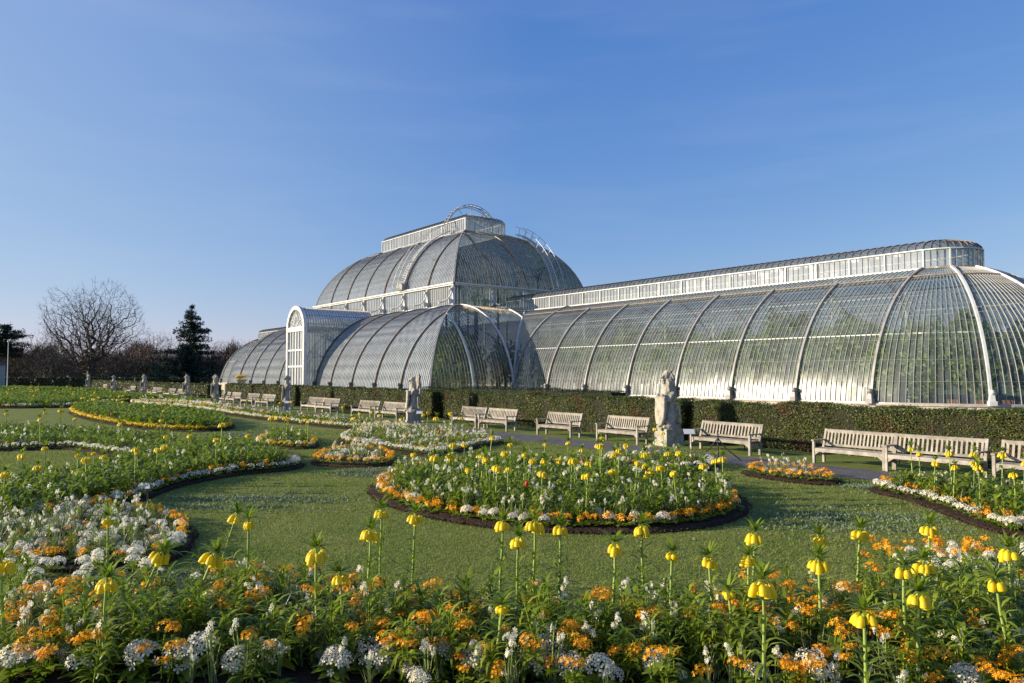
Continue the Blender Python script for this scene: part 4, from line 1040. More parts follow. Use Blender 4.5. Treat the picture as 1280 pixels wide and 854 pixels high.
# ------------------------------------------------------------------ hedges
def leafquads(P, N, size, jit=.7):
    n = len(P); a = rng.normal(0, 1, (n, 3)); nn = N+a*jit; nn /= np.linalg.norm(nn, axis=1)[:, None]
    r = rng.normal(0, 1, (n, 3)); u_ = np.cross(nn, r); u_ /= np.linalg.norm(u_, axis=1)[:, None]; v_ = np.cross(nn, u_)
    s = (size*rng.uniform(.7, 1.3, n))[:, None]
    V = np.stack([P-u_*s, P-v_*s*.5, P+u_*s, P+v_*s*.5], 1).reshape(-1, 3)
    return V, np.arange(4*n).reshape(-1, 4)
def hedge(name, x0, x1, y0, y1, h, dens, lsz, label, m='hedge', core='hedgecore', group='clipped hedges'):
    e = empty(name, ((x0+x1)/2, (y0+y1)/2, 0)); cx, cy = (x0+x1)/2, (y0+y1)/2
    b = MB(); b.box((0, 0, h/2-.04), (x1-x0-.1, y1-y0-.1, h-.06)); b.build('stem_mass', core, e)
    A = [('f', (x1-x0)*h), ('t', (x1-x0)*(y1-y0)), ('b', (x1-x0)*h*.4), ('r', (y1-y0)*h), ('l', (y1-y0)*h)]
    Ps = []; Ns = []
    for k, ar in A:
        n = int(ar*dens); a = rng.random(n); c = rng.random(n); X = (a-.5)*(x1-x0); Yy = (c-.5)*(y1-y0); Z = c*h
        if k == 'f': P = np.c_[X, np.full(n, -(y1-y0)/2), Z]; N = (0, -1, .2)
        elif k == 'b': P = np.c_[X, np.full(n, (y1-y0)/2), Z]; N = (0, 1, .2)
        elif k == 't': P = np.c_[X, Yy, np.full(n, h)]; N = (0, 0, 1)
        else: P = np.c_[np.full(n, (x1-x0)/2*(1 if k == 'r' else -1)), (a-.5)*(y1-y0), Z]; N = (1 if k == 'r' else -1, 0, .2)
        Ps.append(P); Ns.append(np.tile(N, (n, 1)))
    P = np.concatenate(Ps); N = np.concatenate(Ns)
    wv = .045*np.sin(P[:, 0]*2.1+cx)+.03*np.sin(P[:, 0]*5.3+P[:, 2]*4)
    P = P+N*wv[:, None]*.8+rng.normal(0, .028, P.shape)-N*(rng.random(len(P))**3*.10)[:, None]
    P[:, 2] += np.where(P[:, 2] > h*.8, .03*np.sin(P[:, 0]*1.3+cx)+.02*np.sin(P[:, 0]*3.9), 0)
    V, F = leafquads(P, N, lsz); dry = (np.sin(P[:, 0]*1.9+3)+np.sin(P[:, 0]*4.3+P[:, 2]*3)+np.sin(P[:, 2]*5+P[:, 0]*.7)+rng.normal(0, .6, len(P))) > 1.9
    if m == 'hedge': quads('foliage', V, F, (m, 'brownleaf'), dry.astype(int), parent=e)
    else: quads('foliage', V, F, (m,), parent=e)
    return tag(e, label, 'hedge', group)
hedge('hedge', 49.5, 72, -20.45, -19.35, 1.42, 1500, .027, 'long clipped green hedge behind the benches at the right, right of the nearest beast statue')
hedge('hedge', 33.3, 48.9, -20.45, -19.35, 1.44, 1300, .029, 'clipped hedge between the nearest and the second beast statue')
hedge('hedge', 13.6, 31.9, -20.45, -19.35, 1.46, 900, .036, 'clipped hedge between the second and the third beast statue')
hedge('hedge', -4.4, 12.6, -20.45, -19.35, 1.46, 600, .045, 'clipped hedge below the flower urn, left of the third beast statue')
hedge('hedge', -78, -9.5, -20.6, -19.2, 1.30, 150, .075, 'far lit hedge beyond the garden entrance at the left')
hedge('hedge_buttress', 48.95, 49.45, -20.1, -18.6, 1.38, 1100, .022, 'short dark hedge return behind the nearest beast statue')
hedge('hedge_buttress', 32.0, 33.2, -19.9, -18.4, 1.38, 700, .03, 'short dark hedge return right of the second beast statue')
hedge('back_hedge', 30.9, 43.2, -18.2, -17.2, 1.62, 600, .03, 'dark taller hedge strip directly under the glasshouse centre', 'yew_shade')
hedge('back_hedge', 27.0, 30.2, -18.2, -17.2, 1.55, 500, .03, 'short dark hedge clump below the corner of the glasshouse centre', 'yew_shade')
hx, hy = bearing(15, 128)
e = hedge('dark_hedge', hx-28, hx+21, hy-1.2, hy+1.2, 1.75, 70, .10, 'long dark hedge at the far left in front of the bare trees', 'yew_shade')  # this hedge's shade is put into its dark leaf colour
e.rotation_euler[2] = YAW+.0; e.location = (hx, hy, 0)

# ------------------------------------------------------------------ benches
def bench_proto(L=2.35):
    e = empty('garden_bench'); Hs = .43; D = .52
    for sx in (-1, 1):
        b = MB(); b.box((sx*(L/2-.04), -D/2+.03, .32), (.07, .07, .64)); b.build('leg', 'wood', e)
        b = MB(); b.box((sx*(L/2-.04), D/2-.03, .23), (.07, .07, .46)); b.sweep([(sx*(L/2-.04), D/2-.03, .44), (sx*(L/2-.04), D/2+.12, .96)], [(0, 1, .3)]*2, .07, .065); b.build('leg', 'wood', e)
        b = MB(); b.box((sx*(L/2-.04), .02, .66), (.09, D+.12, .035)); b.box((sx*(L/2-.04), 0, .25), (.045, D-.1, .05)); b.build('armrest', 'wood', e)
        for s2 in (-1,):
            b = MB(); b.add([(sx*(L/2-.08), -D/2+.045, .36), (sx*(L/2-.26), -D/2+.045, .36), (sx*(L/2-.08), -D/2+.045, .24), (sx*(L/2-.08), -D/2+.015, .36), (sx*(L/2-.26), -D/2+.015, .36), (sx*(L/2-.08), -D/2+.015, .24)], [(0, 1, 2), (3, 5, 4), (0, 3, 4, 1), (1, 4, 5, 2), (2, 5, 3, 0)]); b.build('brace', 'wood', e)
    b = MB()
    for k in range(6): b.box((0, -D/2+.05+k*.088, Hs), (L-.1, .072, .024))
    b.box((0, -D/2+.03, .385), (L-.14, .045, .085)); b.box((0, D/2-.04, .385), (L-.14, .045, .075)); b.build('seat', 'wood', e)
    b = MB(); n = int(L/.13)
    b.sweep([(-L/2+.05, D/2+.105, .91), (L/2-.05, D/2+.105, .91)], [(0, 1, .3)]*2, .095, .045)
    b.sweep([(-L/2+.05, D/2+.0, .52), (L/2-.05, D/2+.0, .52)], [(0, 1, .3)]*2, .06, .04)
    for k in range(n):
        x = -L/2+.14+(L-.28)*k/(n-1); b.sweep([(x, D/2+.005, .53), (x, D/2+.1, .89)], [(0, 1, .3)]*2, .055, .022)
    b.build('backrest', 'wood', e); return e
BP = bench_proto(); first = True
BEN = [(60.9, -22.75, 2.2, .01, 'pale wooden bench cut off by the right end of the row'), (58.5, -22.8, 2.1, .02, 'pale wooden bench, right one of the pair in front of the long right hedge'), (56.45, -22.72, 1.98, -.04, 'pale wooden bench, left one of the pair in front of the long right hedge'),
       (52.25, -22.45, 2.35, -.06, 'single pale wooden bench just right of the nearest beast statue'), (48.05, -22.6, 2.0, 0, 'pale wooden bench just left of the nearest beast statue'), (44.7, -22.6, 2.0, 0, 'pale wooden bench two along to the left of the nearest beast statue'),
       (40.65, -22.55, 2.0, .02, 'wooden bench, right one of the pair left of the iron stake'), (38.4, -22.5, 2.0, -.02, 'wooden bench, left one of the pair between the nearest and second beast statue'),
       (31.2, -22.6, 2.3, .03, 'wooden bench directly left of the second beast statue'), (28.3, -22.6, 2.3, .02, 'wooden bench two along to the left of the second beast statue'), (23.2, -22.6, 2.4, -.02, 'wooden bench, right one of the shaded pair right of the third beast statue'), (20.9, -22.6, 2.2, .03, 'wooden bench, left one of the shaded pair right of the third beast statue'),
       (12.3, -22.6, 2.4, .03, 'wooden bench, right one of two under the urn hedge'), (9.0, -22.6, 2.4, .03, 'wooden bench, second along under the urn hedge'), (4.9, -22.6, 2.2, .0, 'wooden bench beside the fourth beast statue, right one'), (2.3, -22.6, 2.2, .0, 'wooden bench beside the fourth beast statue, left one'),
       (-12.2, -22.6, 2.6, .0, 'far wooden bench left of the entrance, nearest to it'), (-15.8, -22.6, 2.6, .0, 'far wooden bench left of the entrance, second along'), (-21.3, -22.6, 2.5, .0, 'far wooden bench just right of the sixth beast statue'), (-24.0, -22.6, 2.5, .0, 'far wooden bench at the foot of the sixth beast statue'), (-35, -22.6, 3, .0, 'distant wooden bench right of the seventh beast statue'), (-54, -22.6, 3, .0, 'most distant wooden bench, between the seventh and eighth statue')]
for i, (x, y, L_, rz, lb) in enumerate(BEN):
    o = BP if i == 0 else copy_tree(BP); o.location = (x, y, 0); o.rotation_euler = (0, 0, rz); o.scale = (L_/2.35, 1, .93)
    tag(o, lb, 'bench', 'wooden benches along the path')

# ------------------------------------------------------------------ beast statues
def beast(kind):
    """seated upright heraldic beast behind a tall shield; faces -y"""
    b = MB()
    # haunches, torso, chest, neck as a run of overlapping forms that the remesh welds into one skin
    b.ball((0, .02, .82), (.34, .34, .32), 8)
    for sx in (-1, 1):
        b.ball((sx*.20, -.04, .76), (.15, .26, .26), 8, rx=.3); b.ball((sx*.20, -.26, .58), (.09, .15, .08), 7)
        b.tube([(sx*.22, .05, 1.62), (sx*.26, -.14, 1.42), (sx*.19, -.30, 1.40), (sx*.14, -.36, 1.50)], [.13, .10, .08, .075], 8); b.ball((sx*.14, -.38, 1.53), (.08, .07, .07), 6)
    b.tube([(0, .06, .80), (0, .03, 1.12), (0, 0, 1.45), (0, -.02, 1.72), (0, -.03, 1.9)], [.30, .26, .27, .23, .17], 12)
    b.ball((0, -.08, 1.50), (.25, .22, .26), 8)
    b.tube([(0, 0, 1.70), (0, -.02, 1.92), (0, -.05, 2.12)], [.21, .17, .15], 10); b.ball((0, -.06, 2.12), (.16, .18, .17), 8)
    hz = 2.10
    if kind == 0:      # lion: mane, short muzzle
        b.ball((0, .04, 1.98), (.25, .22, .30), 8); b.ball((0, -.22, 2.12), (.085, .13, .06), 7); b.ball((0, -.20, 2.03), (.07, .10, .035), 6); b.ball((0, .0, 2.24), (.16, .16, .10), 7)
        for k in range(26):
            a = k*.9; zz = 2.2-.028*k; b.tube([(.17*cos(a), .02+.17*sin(a), zz), (.25*cos(a+.25), .02+.23*sin(a+.25), zz-.10), (.27*cos(a+.3), .02+.25*sin(a+.3), zz-.17)], [.05, .045, .015], 5)
        for sx in (-1, 1): b.ball((sx*.12, 0, 2.27), (.05, .04, .06), 6)
    elif kind == 1:    # horned / antlered long face with mane
        b.tube([(0, -.08, 2.13), (0, -.24, 2.04), (0, -.33, 1.98)], [.12, .085, .065], 8)
        b.tube([(0, -.12, 2.24), (0, -.20, 2.52)], [.035, .008], 6)
        for sx in (-1, 1): b.tube([(sx*.10, -.02, 2.24), (sx*.15, .02, 2.36)], [.04, .01], 5)
        b.tube([(0, .14, 2.2), (0, .2, 1.9), (0, .25, 1.6)], [.07, .10, .06], 6)
    elif kind == 2:    # winged
        b.tube([(0, -.1, 2.12), (0, -.26, 2.08), (0, -.34, 2.0)], [.11, .07, .03], 7)
        for sx in (-1, 1):
            b.tube([(sx*.15, .18, 1.5), (sx*.32, .28, 1.85), (sx*.30, .30, 2.25), (sx*.22, .30, 2.42)], [.10, .13, .09, .03], 6)
            b.tube([(sx*.2, .22, 1.4), (sx*.36, .34, 1.4), (sx*.34, .38, 1.9)], [.08, .11, .05], 6); b.ball((sx*.10, .0, 2.26), (.04, .04, .08), 5)
    else:              # hound / bull, head turned
        b.ball((.06, -.2, 2.08), (.10, .15, .09), 7)
        for sx in (-1, 1): b.tube([(sx*.10, 0, 2.22), (sx*.24, -.02, 2.30), (sx*.24, -.04, 2.42)], [.04, .03, .008], 5)
        b.tube([(0, .12, 2.2), (0, .2, 1.95)], [.09, .12], 6)
    b.tube([(.2, .3, .6), (.42, .25, .75), (.40, .2, 1.1), (.34, .22, 1.3)], [.06, .055, .05, .08], 6)
    b.lathe([(.40, .5), (.42, .53), (.42, .60), (.38, .64)], 16, sy=.98)
    o = b.build('body_tmp', 'stone')
    md = o.modifiers.new('r', 'REMESH'); md.mode = 'VOXEL'; md.voxel_size = .021; md.use_smooth_shade = True
    sm = o.modifiers.new('s', 'SMOOTH'); sm.iterations = 1; sm.factor = .5
    tx = bpy.data.textures.new('c', 'CLOUDS'); tx.noise_scale = .09; dp = o.modifiers.new('d', 'DISPLACE'); dp.texture = tx; dp.strength = .05; dp.mid_level = .5
    tx2 = bpy.data.textures.new('c2', 'CLOUDS'); tx2.noise_scale = .035; dp2 = o.modifiers.new('e', 'DISPLACE'); dp2.texture = tx2; dp2.strength = .03; dp2.mid_level = .5
    dg = bpy.context.evaluated_depsgraph_get(); me = bpy.data.meshes.new_from_object(o.evaluated_get(dg)); me.name = 'body'
    bpy.data.objects.remove(o)
    e = empty('beast_statue'); 
    bo = bpy.data.objects.new('body', me); col.objects.link(bo); bo.parent = e
    s = MB()  # shield: heater outline with thickness, leaning a little
    out = [(-.29, 1.50), (-.14, 1.55), (0, 1.51), (.14, 1.55), (.29, 1.50), (.295, 1.12), (.26, .82), (.15, .64), (0, .56), (-.15, .64), (-.26, .82), (-.295, 1.12)]
    n = len(out); V = []
    for y, k in ((-.42, 1), (-.45, .93), (-.33, 1)):
        V += [(x*k, y+(z-.6)*.05-(.03 if True else 0)*(1-abs(x)/.3), 1.0+(z-1.0)*k) for x, z in out]
    F = [tuple(n+i for i in range(n))[::-1], tuple(2*n+i for i in range(n))]
    for i in range(n): j = (i+1) % n; F += [(i, j, n+j, n+i), (2*n+i, 2*n+j, j, i)]
    s.add(V, F); s.build('shield', 'stone', e)
    p = MB(); p.box((0, 0, .05), (.90, .90, .10)); p.box((0, 0, .28), (.80, .80, .38)); p.box((0, 0, .49), (.85, .85, .06))
    p.build('plinth', 'stone', e)
    return e
BT = [beast(k) for k in range(4)]; used = set()
ST = [(49.75, -22.1, .55, 0, 1.08, 'pale stone beast with a curly mane, largest and nearest statue before the hedge'), (34.2, -22.9, .5, 2, 1.0, 'stone winged beast with raised head, second statue from the nearest'), (17.5, -22.9, .5, 3, 1.0, 'stone horned beast against the glasshouse porch, third statue from the nearest'), (1.6, -23.0, .4, 0, 1.0, 'stone beast right of the garden entrance, beside two benches'),
      (-7.3, -23.0, .4, 1, 1.0, 'stone beast left of the garden entrance with its plain side shown'), (-25.3, -23, .4, 1, 1.0, 'stone beast with raised horn, sixth statue from the nearest'), (-43.2, -23, .4, 3, .95, 'distant stone beast, seventh statue from the nearest'), (-61.5, -23.3, .4, 0, 1.0, 'distant stone beast, eighth statue from the nearest'), (-83, -23.3, .4, 3, .9, 'dim farthest stone beast in front of the dark hedge')]
for x, y, rz, k, s, lb in ST:
    o = BT[k] if k not in used else copy_tree(BT[k]); used.add(k); o.location = (x, y, 0); o.rotation_euler = (0, 0, rz-.9 if k else rz-.75); o.scale = (s*.82, s*.82, s)
    tag(o, lb, 'statue', 'stone beast statues in a row')

# --- urn of flowers on its pedestal beyond the hedge
u = empty('flower_urn', (-6.2, -18.4, 0)); b = MB()
b.box((0, 0, .5), (.7, .7, 1.0)); b.box((0, 0, 1.06), (.85, .85, .12)); b.build('pedestal', 'plinthstone', u)
b = MB(); b.lathe([(.22, 1.12), (.22, 1.18), (.08, 1.26), (.10, 1.36), (.42, 1.58), (.56, 1.78), (.60, 1.84), (.55, 1.86), (.5, 1.80)], 18); b.build('bowl', 'plinthstone', u)
P = np.c_[rng.normal(0, .25, (40, 2)), rng.uniform(1.85, 2.1, 40)]; tb, ms = flat(primrose('y', n=10, r=.045, lo=True)); V, F, m = scatter([tb.arr()], P, rng.uniform(.9, 1.3, 40)); quads('flowers', V, F, ms, m, parent=u)
tag(u, 'stone urn full of yellow flowers showing above the hedge left of the porch', 'urn')

# --- iron stakes with stays, plaques, plant tag
def stake():
    e = empty('iron_stake'); b = MB(); b.tube([(0, 0, 0), (0, 0, .8)], .022, 8); b.ball((0, 0, .82), .035, 6); b.build('post', 'darkmetal', e)
    for s in (-1, 1):
        b = MB(); b.tube([(0, 0, .62), (s*.22, 0, .34), (s*.62, 0, .02)], .017, 6); b.build('stay', 'darkmetal', e)
    return e
sp_ = stake()
for i, (x, y, lb) in enumerate([(53.6, -24.9+.35, 'dark iron stake with two sloping stays on the path before the single bench'), (39.4, -23.6, 'dark iron stake with stays before the bench pair left of the middle'), (24.6, -21.6, 'small dark iron stake by the shaded benches')]):
    o = sp_ if i == 0 else copy_tree(sp_); o.location = (x, y, 0); o.rotation_euler = (0, 0, .85); tag(o, lb, 'stake', 'iron stakes')
def plaque(x, y, z, s, label, name='label_plaque'):
    e = empty(name, (x, y, 0), .9); b = MB(); b.box((0, 0, z/2), (.03, .03, z)); b.build('post', 'darkmetal', e)
    b = MB(); b.box((0, 0, z+.02), (s, s*.62, .015), rx=.75); b.build('plate', 'plaque', e); tag(e, label, 'plaque', 'information plaques'); return e
plaque(51.15, -22.75, .55, .34, 'small pale label plaque on a post beside the nearest beast statue')
plaque(34.95, -23.0, .5, .30, 'small pale label plaque beside the second beast statue')
plaque(18.2, -23.2, .5, .30, 'small pale label plaque beside the third beast statue')
plaque(52.45, -38.75, .42, .075, 'tiny white plant tag at the tip of the small white bed', 'plant_tag')
e = empty('wire_fence', (57, -21.35, 0)); 
for k in range(-3, 4):
    b = MB(); b.tube([(k*2.4, 0, 0), (k*2.4, 0, .42)], .014, 6); b.build('post', 'darkmetal', e)
b = MB()
for z in (.2, .39): b.tube([(-8, 0, z), (8, 0, z)], .005, 4)
b.build('wire', 'darkmetal', e); tag(e, 'low dark wire fence between the right-hand benches and the hedge', 'fence')

# ------------------------------------------------------------------ plants inside the glasshouse
def palm_proto(H, n=16, L=2.4, m='palm'):
    e = empty('palm_tree'); b = MB(); b.tube([(0, 0, 0), (.1, .05, H*.5), (.05, .1, H)], [.16, .11, .09], 7); b.build('trunk', 'bark', e)
    t = TB()
    for i in range(n):
        ph = i*2.4; e0 = U(.2, 1.2); p = np.array((.05, .1, H)); k = 9
        for j in range(k):
            el = e0-(j/k)*U(1.2, 1.9); dv = np.array((cos(ph)*cos(el), sin(ph)*cos(el), sin(el)))*L/k; 
            for sd in (-1, 1):
                a2 = ph+sd*1.0; t.leaf(a2, p, .55*(1-.05*j), .09, el+.2, el-.6, n=2)
            p = p+dv
    t.build('crown', (m,), e); return e
def bush_proto(W, H, n, m, sz):
    P = rng.normal(0, 1, (n, 3)); P /= np.linalg.norm(P, axis=1)[:, None]; Nn = P.copy(); P *= (rng.random(n)**.4)[:, None]
    lump = 1+.25*np.sin(P[:, 0]*5)*np.cos(P[:, 1]*4+1)
    P = np.clip(P*np.array((W, W, H/2))*lump[:, None], -9, H*.55)+np.array((0, 0, H/2+.5)); V, F = leafquads(P, Nn, sz, .9)
    e = empty('glasshouse_shrub'); quads('foliage', V, F, (m,), parent=e); b = MB(); b.tube([(0, 0, 0), (0, 0, H*.6)], [.1, .04], 6); b.build('stem', 'bark', e); return e
PP = [palm_proto(3.6, m='palm'), palm_proto(2.4, 14, 2.2, 'palmd'), palm_proto(8.5, 18, 3.4, 'palm'), palm_proto(11.5, 18, 3.4, 'palmd')]; PB = [bush_proto(1.7, 4.6, 1500, 'palm', .22), bush_proto(1.6, 3.9, 1300, 'palm', .20)]
us_ = set()
def put(pr, x, y, s, lab, cat, gr):
    o = pr if id(pr) not in us_ else copy_tree(pr); us_.add(id(pr)); o.location = (x, y, .85); o.rotation_euler = (0, 0, U(0, 6)); o.scale = (s, s, s); tag(o, lab, cat, gr)
for i in range(16):
    x = CXL+.5+i*1.95; put(PB[i % 2], x, U(-3.9, -3.1), U(.8, 1.0), 'leafy green shrub inside the right wing, seen through the glass', 'shrub', 'shrubs inside the right wing')
for i in range(13):
    x = CXL+1+i*2.3; put(PP[i % 2], x, U(-2.2, 3), U(.85, 1.1), 'palm inside the right wing, seen through the glass', 'palm', 'palms inside the right wing')
for i in range(12):
    put(PB[i % 2], CXL+1+i*2.6, U(2.5, 4), U(.85, 1.1), 'shrub at the back of the right wing behind the palms', 'shrub', 'shrubs at the back of the right wing')
for i in range(14):
    put(PB[i % 2], -18+i*2.9, U(-10.5, -9), U(.8, 1.1), 'shrub inside the centre of the glasshouse', 'shrub', 'shrubs inside the centre')
for i in range(5): put(PB[i % 2], 18.6, -10.+i*4.6, U(.9, 1.2), 'shrub inside the shaded end of the glasshouse centre', 'shrub', 'shrubs inside the centre end')
for i in range(14):
    put(PP[2+i % 2], U(-13, 13), U(-5.5, 5.5), U(.8, 1.05), 'tall palm under the central dome', 'palm', 'tall palms under the dome')
for i in range(7): put(PB[i % 2], -24-i*3.8, -3, 1.0, 'shrub inside the left wing', 'shrub', 'shrubs inside the left wing')

# ------------------------------------------------------------------ background trees
def bare_tree(name, H, seed, npts=900, W=None, c0=.16, tw=.02, bf=.30, round_=1.0, r_tip=.011):
    """winter tree: twig tips fill a rounded crown, each joined to the nearest limb"""
    rs = np.random.default_rng(seed); W = W or H*.9
    P = rs.normal(0, 1, (npts*2, 3)); P /= np.linalg.norm(P, axis=1)[:, None]; P *= (rs.random(npts*2)**.42)[:, None]
    lump = 1+.17*np.sin(P[:, 0]*4+seed)+.17*np.cos(P[:, 1]*5+P[:, 2]*4+seed); P *= lump[:, None]
    P = P*np.array((W/2, W/2, H*(1-c0)/2))+np.array((0, 0, H*(1+c0)/2)); P = P[P[:, 2] > H*.10][:npts]
    # narrower at the foot of the crown
    tr = [np.array((0, 0, z)) for z in np.linspace(0, H*.28, 7)]; nodes = list(tr); par = [-1]+list(range(6)); pl = [0.0]*7
    o_ = np.argsort(np.linalg.norm(P-np.array((0, 0, H*.22)), axis=1)+rs.normal(0, H*.02, len(P)))
    N = np.zeros((len(P)*2+10, 3)); N[:7] = tr; PLn = np.zeros(len(P)*2+10); PLn[:7] = np.linspace(0, H*.28, 7); PLn[:3] += 1e3; m = 7; par = np.full(len(P)*2+10, -1); par[1:7] = range(6)
    for q in P[o_]:
        d = N[:m]-q; L_ = np.linalg.norm(d, axis=1); c = L_+bf*PLn[:m]; k = int(np.argmin(c)); a = N[k]
        if L_[k] > H*.05:
            mid = (a+q)/2+rs.normal(0, .05, 3)*L_[k]+np.array((0, 0, -.04*L_[k])); N[m] = mid; par[m] = k; PLn[m] = PLn[k]+L_[k]/2; k = m; m += 1
        N[m] = q; par[m] = k; PLn[m] = PLn[k]+np.linalg.norm(q-N[k]); m += 1
    cnt = np.ones(m)
    for i in range(m-1, 0, -1): cnt[par[i]] += cnt[i]
    rad = r_tip*cnt**.47; e = empty(name); T = MB(); Cc = MB(); t_top = m
    for i in range(1, m):
        k = par[i]; r1, r0 = rad[i], min(rad[k], rad[i]*1.5)
        if i < 7: T.tube([N[k], N[i]], [rad[k], rad[i]], 8, caps=False)
        elif r1 > .05: Cc.tube([N[k], N[i]], [r0, r1], 5, caps=False)
        else:
            a, z = N[k], N[i]; t = np.cross(z-a, rs.normal(0, 1, 3)); t = t/(np.linalg.norm(t)+1e-9); w0 = max(r0, tw*.8); w1 = max(r1, tw*.5)
            Cc.add([a-t*w0, a+t*w0, z+t*w1, z-t*w1], [(0, 1, 2, 3)])
            if cnt[i] < 3:      # spray of fine twigs at the tip
                for _ in range(4):
                    d2 = (z-a)/(np.linalg.norm(z-a)+1e-9)+rs.normal(0, .55, 3)+np.array((0, 0, .15)); d2 /= np.linalg.norm(d2); y = z+d2*H*rs.uniform(.03, .06); t2 = np.cross(d2, rs.normal(0, 1, 3)); t2 = t2/(np.linalg.norm(t2)+1e-9)*tw*.45
                    Cc.add([z-t2, z+t2, y+t2*.5, y-t2*.5], [(0, 1, 2, 3)])
    T.build('trunk', 'bark', e); Cc.build('crown', 'twig', e); return e
def conifer(name, H, W, seed, layers=22, m='fir', flat_=False):
    rs = np.random.default_rng(seed); e = empty(name); b = MB(); b.tube([(0, 0, 0), (0, 0, H*.97)], [H*.018, .04], 7)
    Ps = []; Ns = []
    for l in range(layers):
        f = (l+.5)/layers; z = H*(.16+.84*f) if not flat_ else H*(.5+.5*f)
        rad = W/2*((1-f)**.85)*rs.uniform(.45, 1.2)+.25 if not flat_ else W/2*(1-(f-.35)**2*1.6)*rs.uniform(.5, 1.1)
        z += rs.normal(0, .2)
        for j in range(int(rs.integers(4, 8))):
            a = rs.uniform(0, 2*pi); L = rad*rs.uniform(.6, 1.1); n = int(L*44)+10; s = rs.random(n); dr = -.18*L*s+.10*L*s*s*1.5
            wdt = .16*L*(1-s)+.12; pr = rs.normal(0, 1, n)*wdt; X = s*L*cos(a)-pr*sin(a); Y = s*L*sin(a)+pr*cos(a)
            Ps.append(np.c_[X, Y, z+dr+rs.normal(0, .24, n)]); Ns.append(np.tile((0, 0, 1.), (n, 1)))
            b.tube([(0, 0, z), (L*.9*cos(a), L*.9*sin(a), z-.08*L)], [.05, .015], 4, caps=False)
    b.build('trunk', 'bark', e)
    P = np.concatenate(Ps); V, F = leafquads(P, np.concatenate(Ns), .21, .45); quads('crown', V, F, (m,), parent=e); return e
def stand(o, u_, d_, rz=0, s=1): x, y = bearing(u_, d_); o.location = (x, y, 0); o.rotation_euler = (0, 0, rz); o.scale = (s, s, s); return o
o = bare_tree('bare_oak', 17.9, 14, npts=3600, W=17.6, c0=.10, tw=.026, bf=.30, r_tip=.0135)
tag(stand(o, 114, 137, .6), 'big bare tree with a wide rounded crown, tallest at the left', 'tree', 'trees beyond the garden')
tag(stand(conifer('fir_tree', 15.6, 21, 9, 20), 238, 150), 'dark conifer with layered branches and pointed top left of the glasshouse', 'tree', 'trees beyond the garden')
tag(stand(conifer('low_conifer', 7.5, 16, 8, 16), 232, 140), 'low spreading dark conifer at the foot of the pointed one', 'tree', 'trees beyond the garden')
tag(stand(conifer('pine_tree', 12.3, 10, 5, 12, flat_=True), 8, 150), 'flat-topped dark pine at the far left', 'tree', 'trees beyond the garden')
tag(stand(conifer('pine_tree', 11.5, 11, 6, 14, flat_=True), -22, 150), 'smaller flat-topped pine left of the far left pine', 'tree', 'trees beyond the garden')
BA = bare_tree('bare_tree', 10.8, 21, 900, W=10.5, tw=.02, bf=.4); BB = bare_tree('bare_tree', 10, 33, 1100, W=13, tw=.02, bf=.4); BC = bare_tree('pale_bare_tree', 12, 5, 600, W=8, tw=.015)
lst = [(BA, 48, 155, 1.0), (BB, 74, 165, 1.06), (BB, 30, 170, .95), (BA, 96, 175, 1.0), (BC, 192, 175, 1.08), (BC, 208, 185, 1.1), (BB, 160, 150, .88), (BA, 142, 165, .85), (BB, 182, 160, .85), (BA, 262, 150, .80), (BB, 278, 165, .85), (BA, 290, 180, .9), (BC, 270, 185, .9), (BB, 58, 145, .75), (BA, 216, 165, .8), (BA, 128, 145, .7), (BA, -30, 160, 1), (BB, -60, 170, 1.1), (BA, 305, 190, .95), (BB, 246, 175, .85)]
desc = ['brown', 'broad-crowned', 'slender', 'twiggy', 'pale-branched', 'pale upright', 'low wide', 'short', 'dense', 'small', 'rounded', 'leaning', 'fine-twigged', 'bushy', 'thin', 'squat', 'outer', 'farthest', 'half-hidden', 'dark-limbed']
lst2 = sorted(range(len(lst)), key=lambda i: lst[i][1]); rk = {i: r_ for r_, i in enumerate(lst2)}
us_ = set()
for i, (pr, u_, d_, s) in enumerate(lst):
    o = pr if id(pr) not in us_ else copy_tree(pr); us_.add(id(pr)); stand(o, u_, d_, i*1.3, s)
    tag(o, f'{desc[i]} bare winter tree behind the far hedge, {ordinal(rk[i])} from the left of its row', 'tree', 'bare trees beyond the garden')
# brown thicket below them
n = 42000; uu = rng.uniform(-90, 320, n); dd = rng.uniform(150, 195, n); base = CAM[:2]+dd[:, None]*(FW+RT*((uu-640)/935.35)[:, None])
hmax = 6.3+1.3*np.sin(uu*.045)+1.1*np.sin(uu*.11+1)+.6*np.sin(uu*.31); z0 = hmax*rng.random(n)**.8; L_ = rng.uniform(.7, 2.2, n)
dv = rng.normal(0, .5, (n, 3)); dv[:, 2] = np.abs(dv[:, 2])+.5; dv /= np.linalg.norm(dv, axis=1)[:, None]; P0 = np.c_[base, z0]; P1 = P0+dv*L_[:, None]
sd = np.cross(dv, rng.normal(0, 1, (n, 3))); sd /= np.linalg.norm(sd, axis=1)[:, None]; sd *= .05
V = np.stack([P0-sd, P0+sd, P1+sd*.3, P1-sd*.3], 1).reshape(-1, 3); tag(quads('thicket', V, np.arange(4*n).reshape(-1, 4), ('twigred',)), kind='stuff')
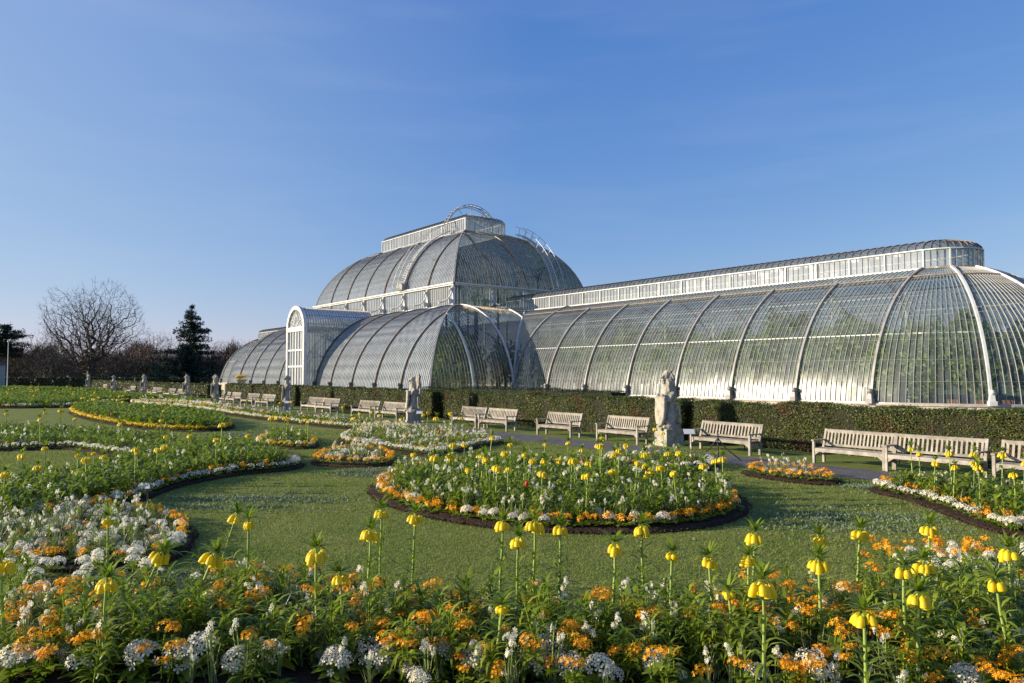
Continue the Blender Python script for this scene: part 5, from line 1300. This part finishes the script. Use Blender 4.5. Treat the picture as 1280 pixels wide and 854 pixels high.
# far belt of woodland behind everything
n = 16000; uu = rng.uniform(-260, 420, n); dd = rng.uniform(230, 300, n); base = CAM[:2]+dd[:, None]*(FW+RT*((uu-640)/935.35)[:, None])
hm = 7.0+1.2*np.sin(uu*.06)+1.*np.sin(uu*.17); P = np.c_[base, hm*rng.random(n)**.7]; V, F = leafquads(P, rng.normal(0, 1, (n, 3)), .5, .5); tag(quads('far_woods', V, F, ('twigred',)), kind='stuff')
# right side and behind: distant trees so that other viewpoints and reflections have a skyline
V, F = leafquads(np.c_[rng.uniform(95, 320, 9000), rng.uniform(60, 160, 9000), 14*rng.random(9000)**.8], rng.normal(0, 1, (9000, 3)), .9, .5); tag(quads('side_woods', V, F, ('twigred',)), kind='stuff')
# pavilion and pole at the far left
x, y = bearing(-34, 118); e = empty('pavilion', (x, y, 0), YAW); b = MB(); b.box((0, 0, 1.9), (7, 5, 3.8)); b.build('wall', 'pavwall', e)
b = MB(); b.add([(-3.8, -2.8, 3.8), (3.8, -2.8, 3.8), (3.8, 2.8, 3.8), (-3.8, 2.8, 3.8), (-2.4, 0, 5.0), (2.4, 0, 5.0)], [(0, 1, 5, 4), (1, 2, 5), (2, 3, 4, 5), (3, 0, 4), (3, 2, 1, 0)]); b.build('roof', 'slate', e)
for k in range(4): b = MB(); b.box((-2.4+k*1.6, -2.52, 2.5), (.9, .06, 1.5)); b.build('window', 'window', e)
tag(e, 'small pale pavilion with a slate roof at the far left edge', 'building')
x, y = bearing(10, 105); e = empty('white_pole', (x, y, 0)); b = MB(); b.tube([(0, 0, 0), (0, 0, 6.8)], [.07, .04], 8); b.build('shaft', 'paint', e); b = MB(); b.ball((0, 0, 6.9), .16, 6); b.build('finial', 'paint', e)
tag(e, 'thin white flagpole at the far left in front of the pine', 'pole')
# tidy the helper marks and any prototype that was never placed
for o in list(bpy.data.objects):
    if o.parent is None and o.type in ('EMPTY', 'MESH') and 'category' not in o and 'kind' not in o:
        for c in list(o.children): bpy.data.objects.remove(c)
        bpy.data.objects.remove(o)
for o in bpy.data.objects:
    if 'used_' in o: del o['used_']
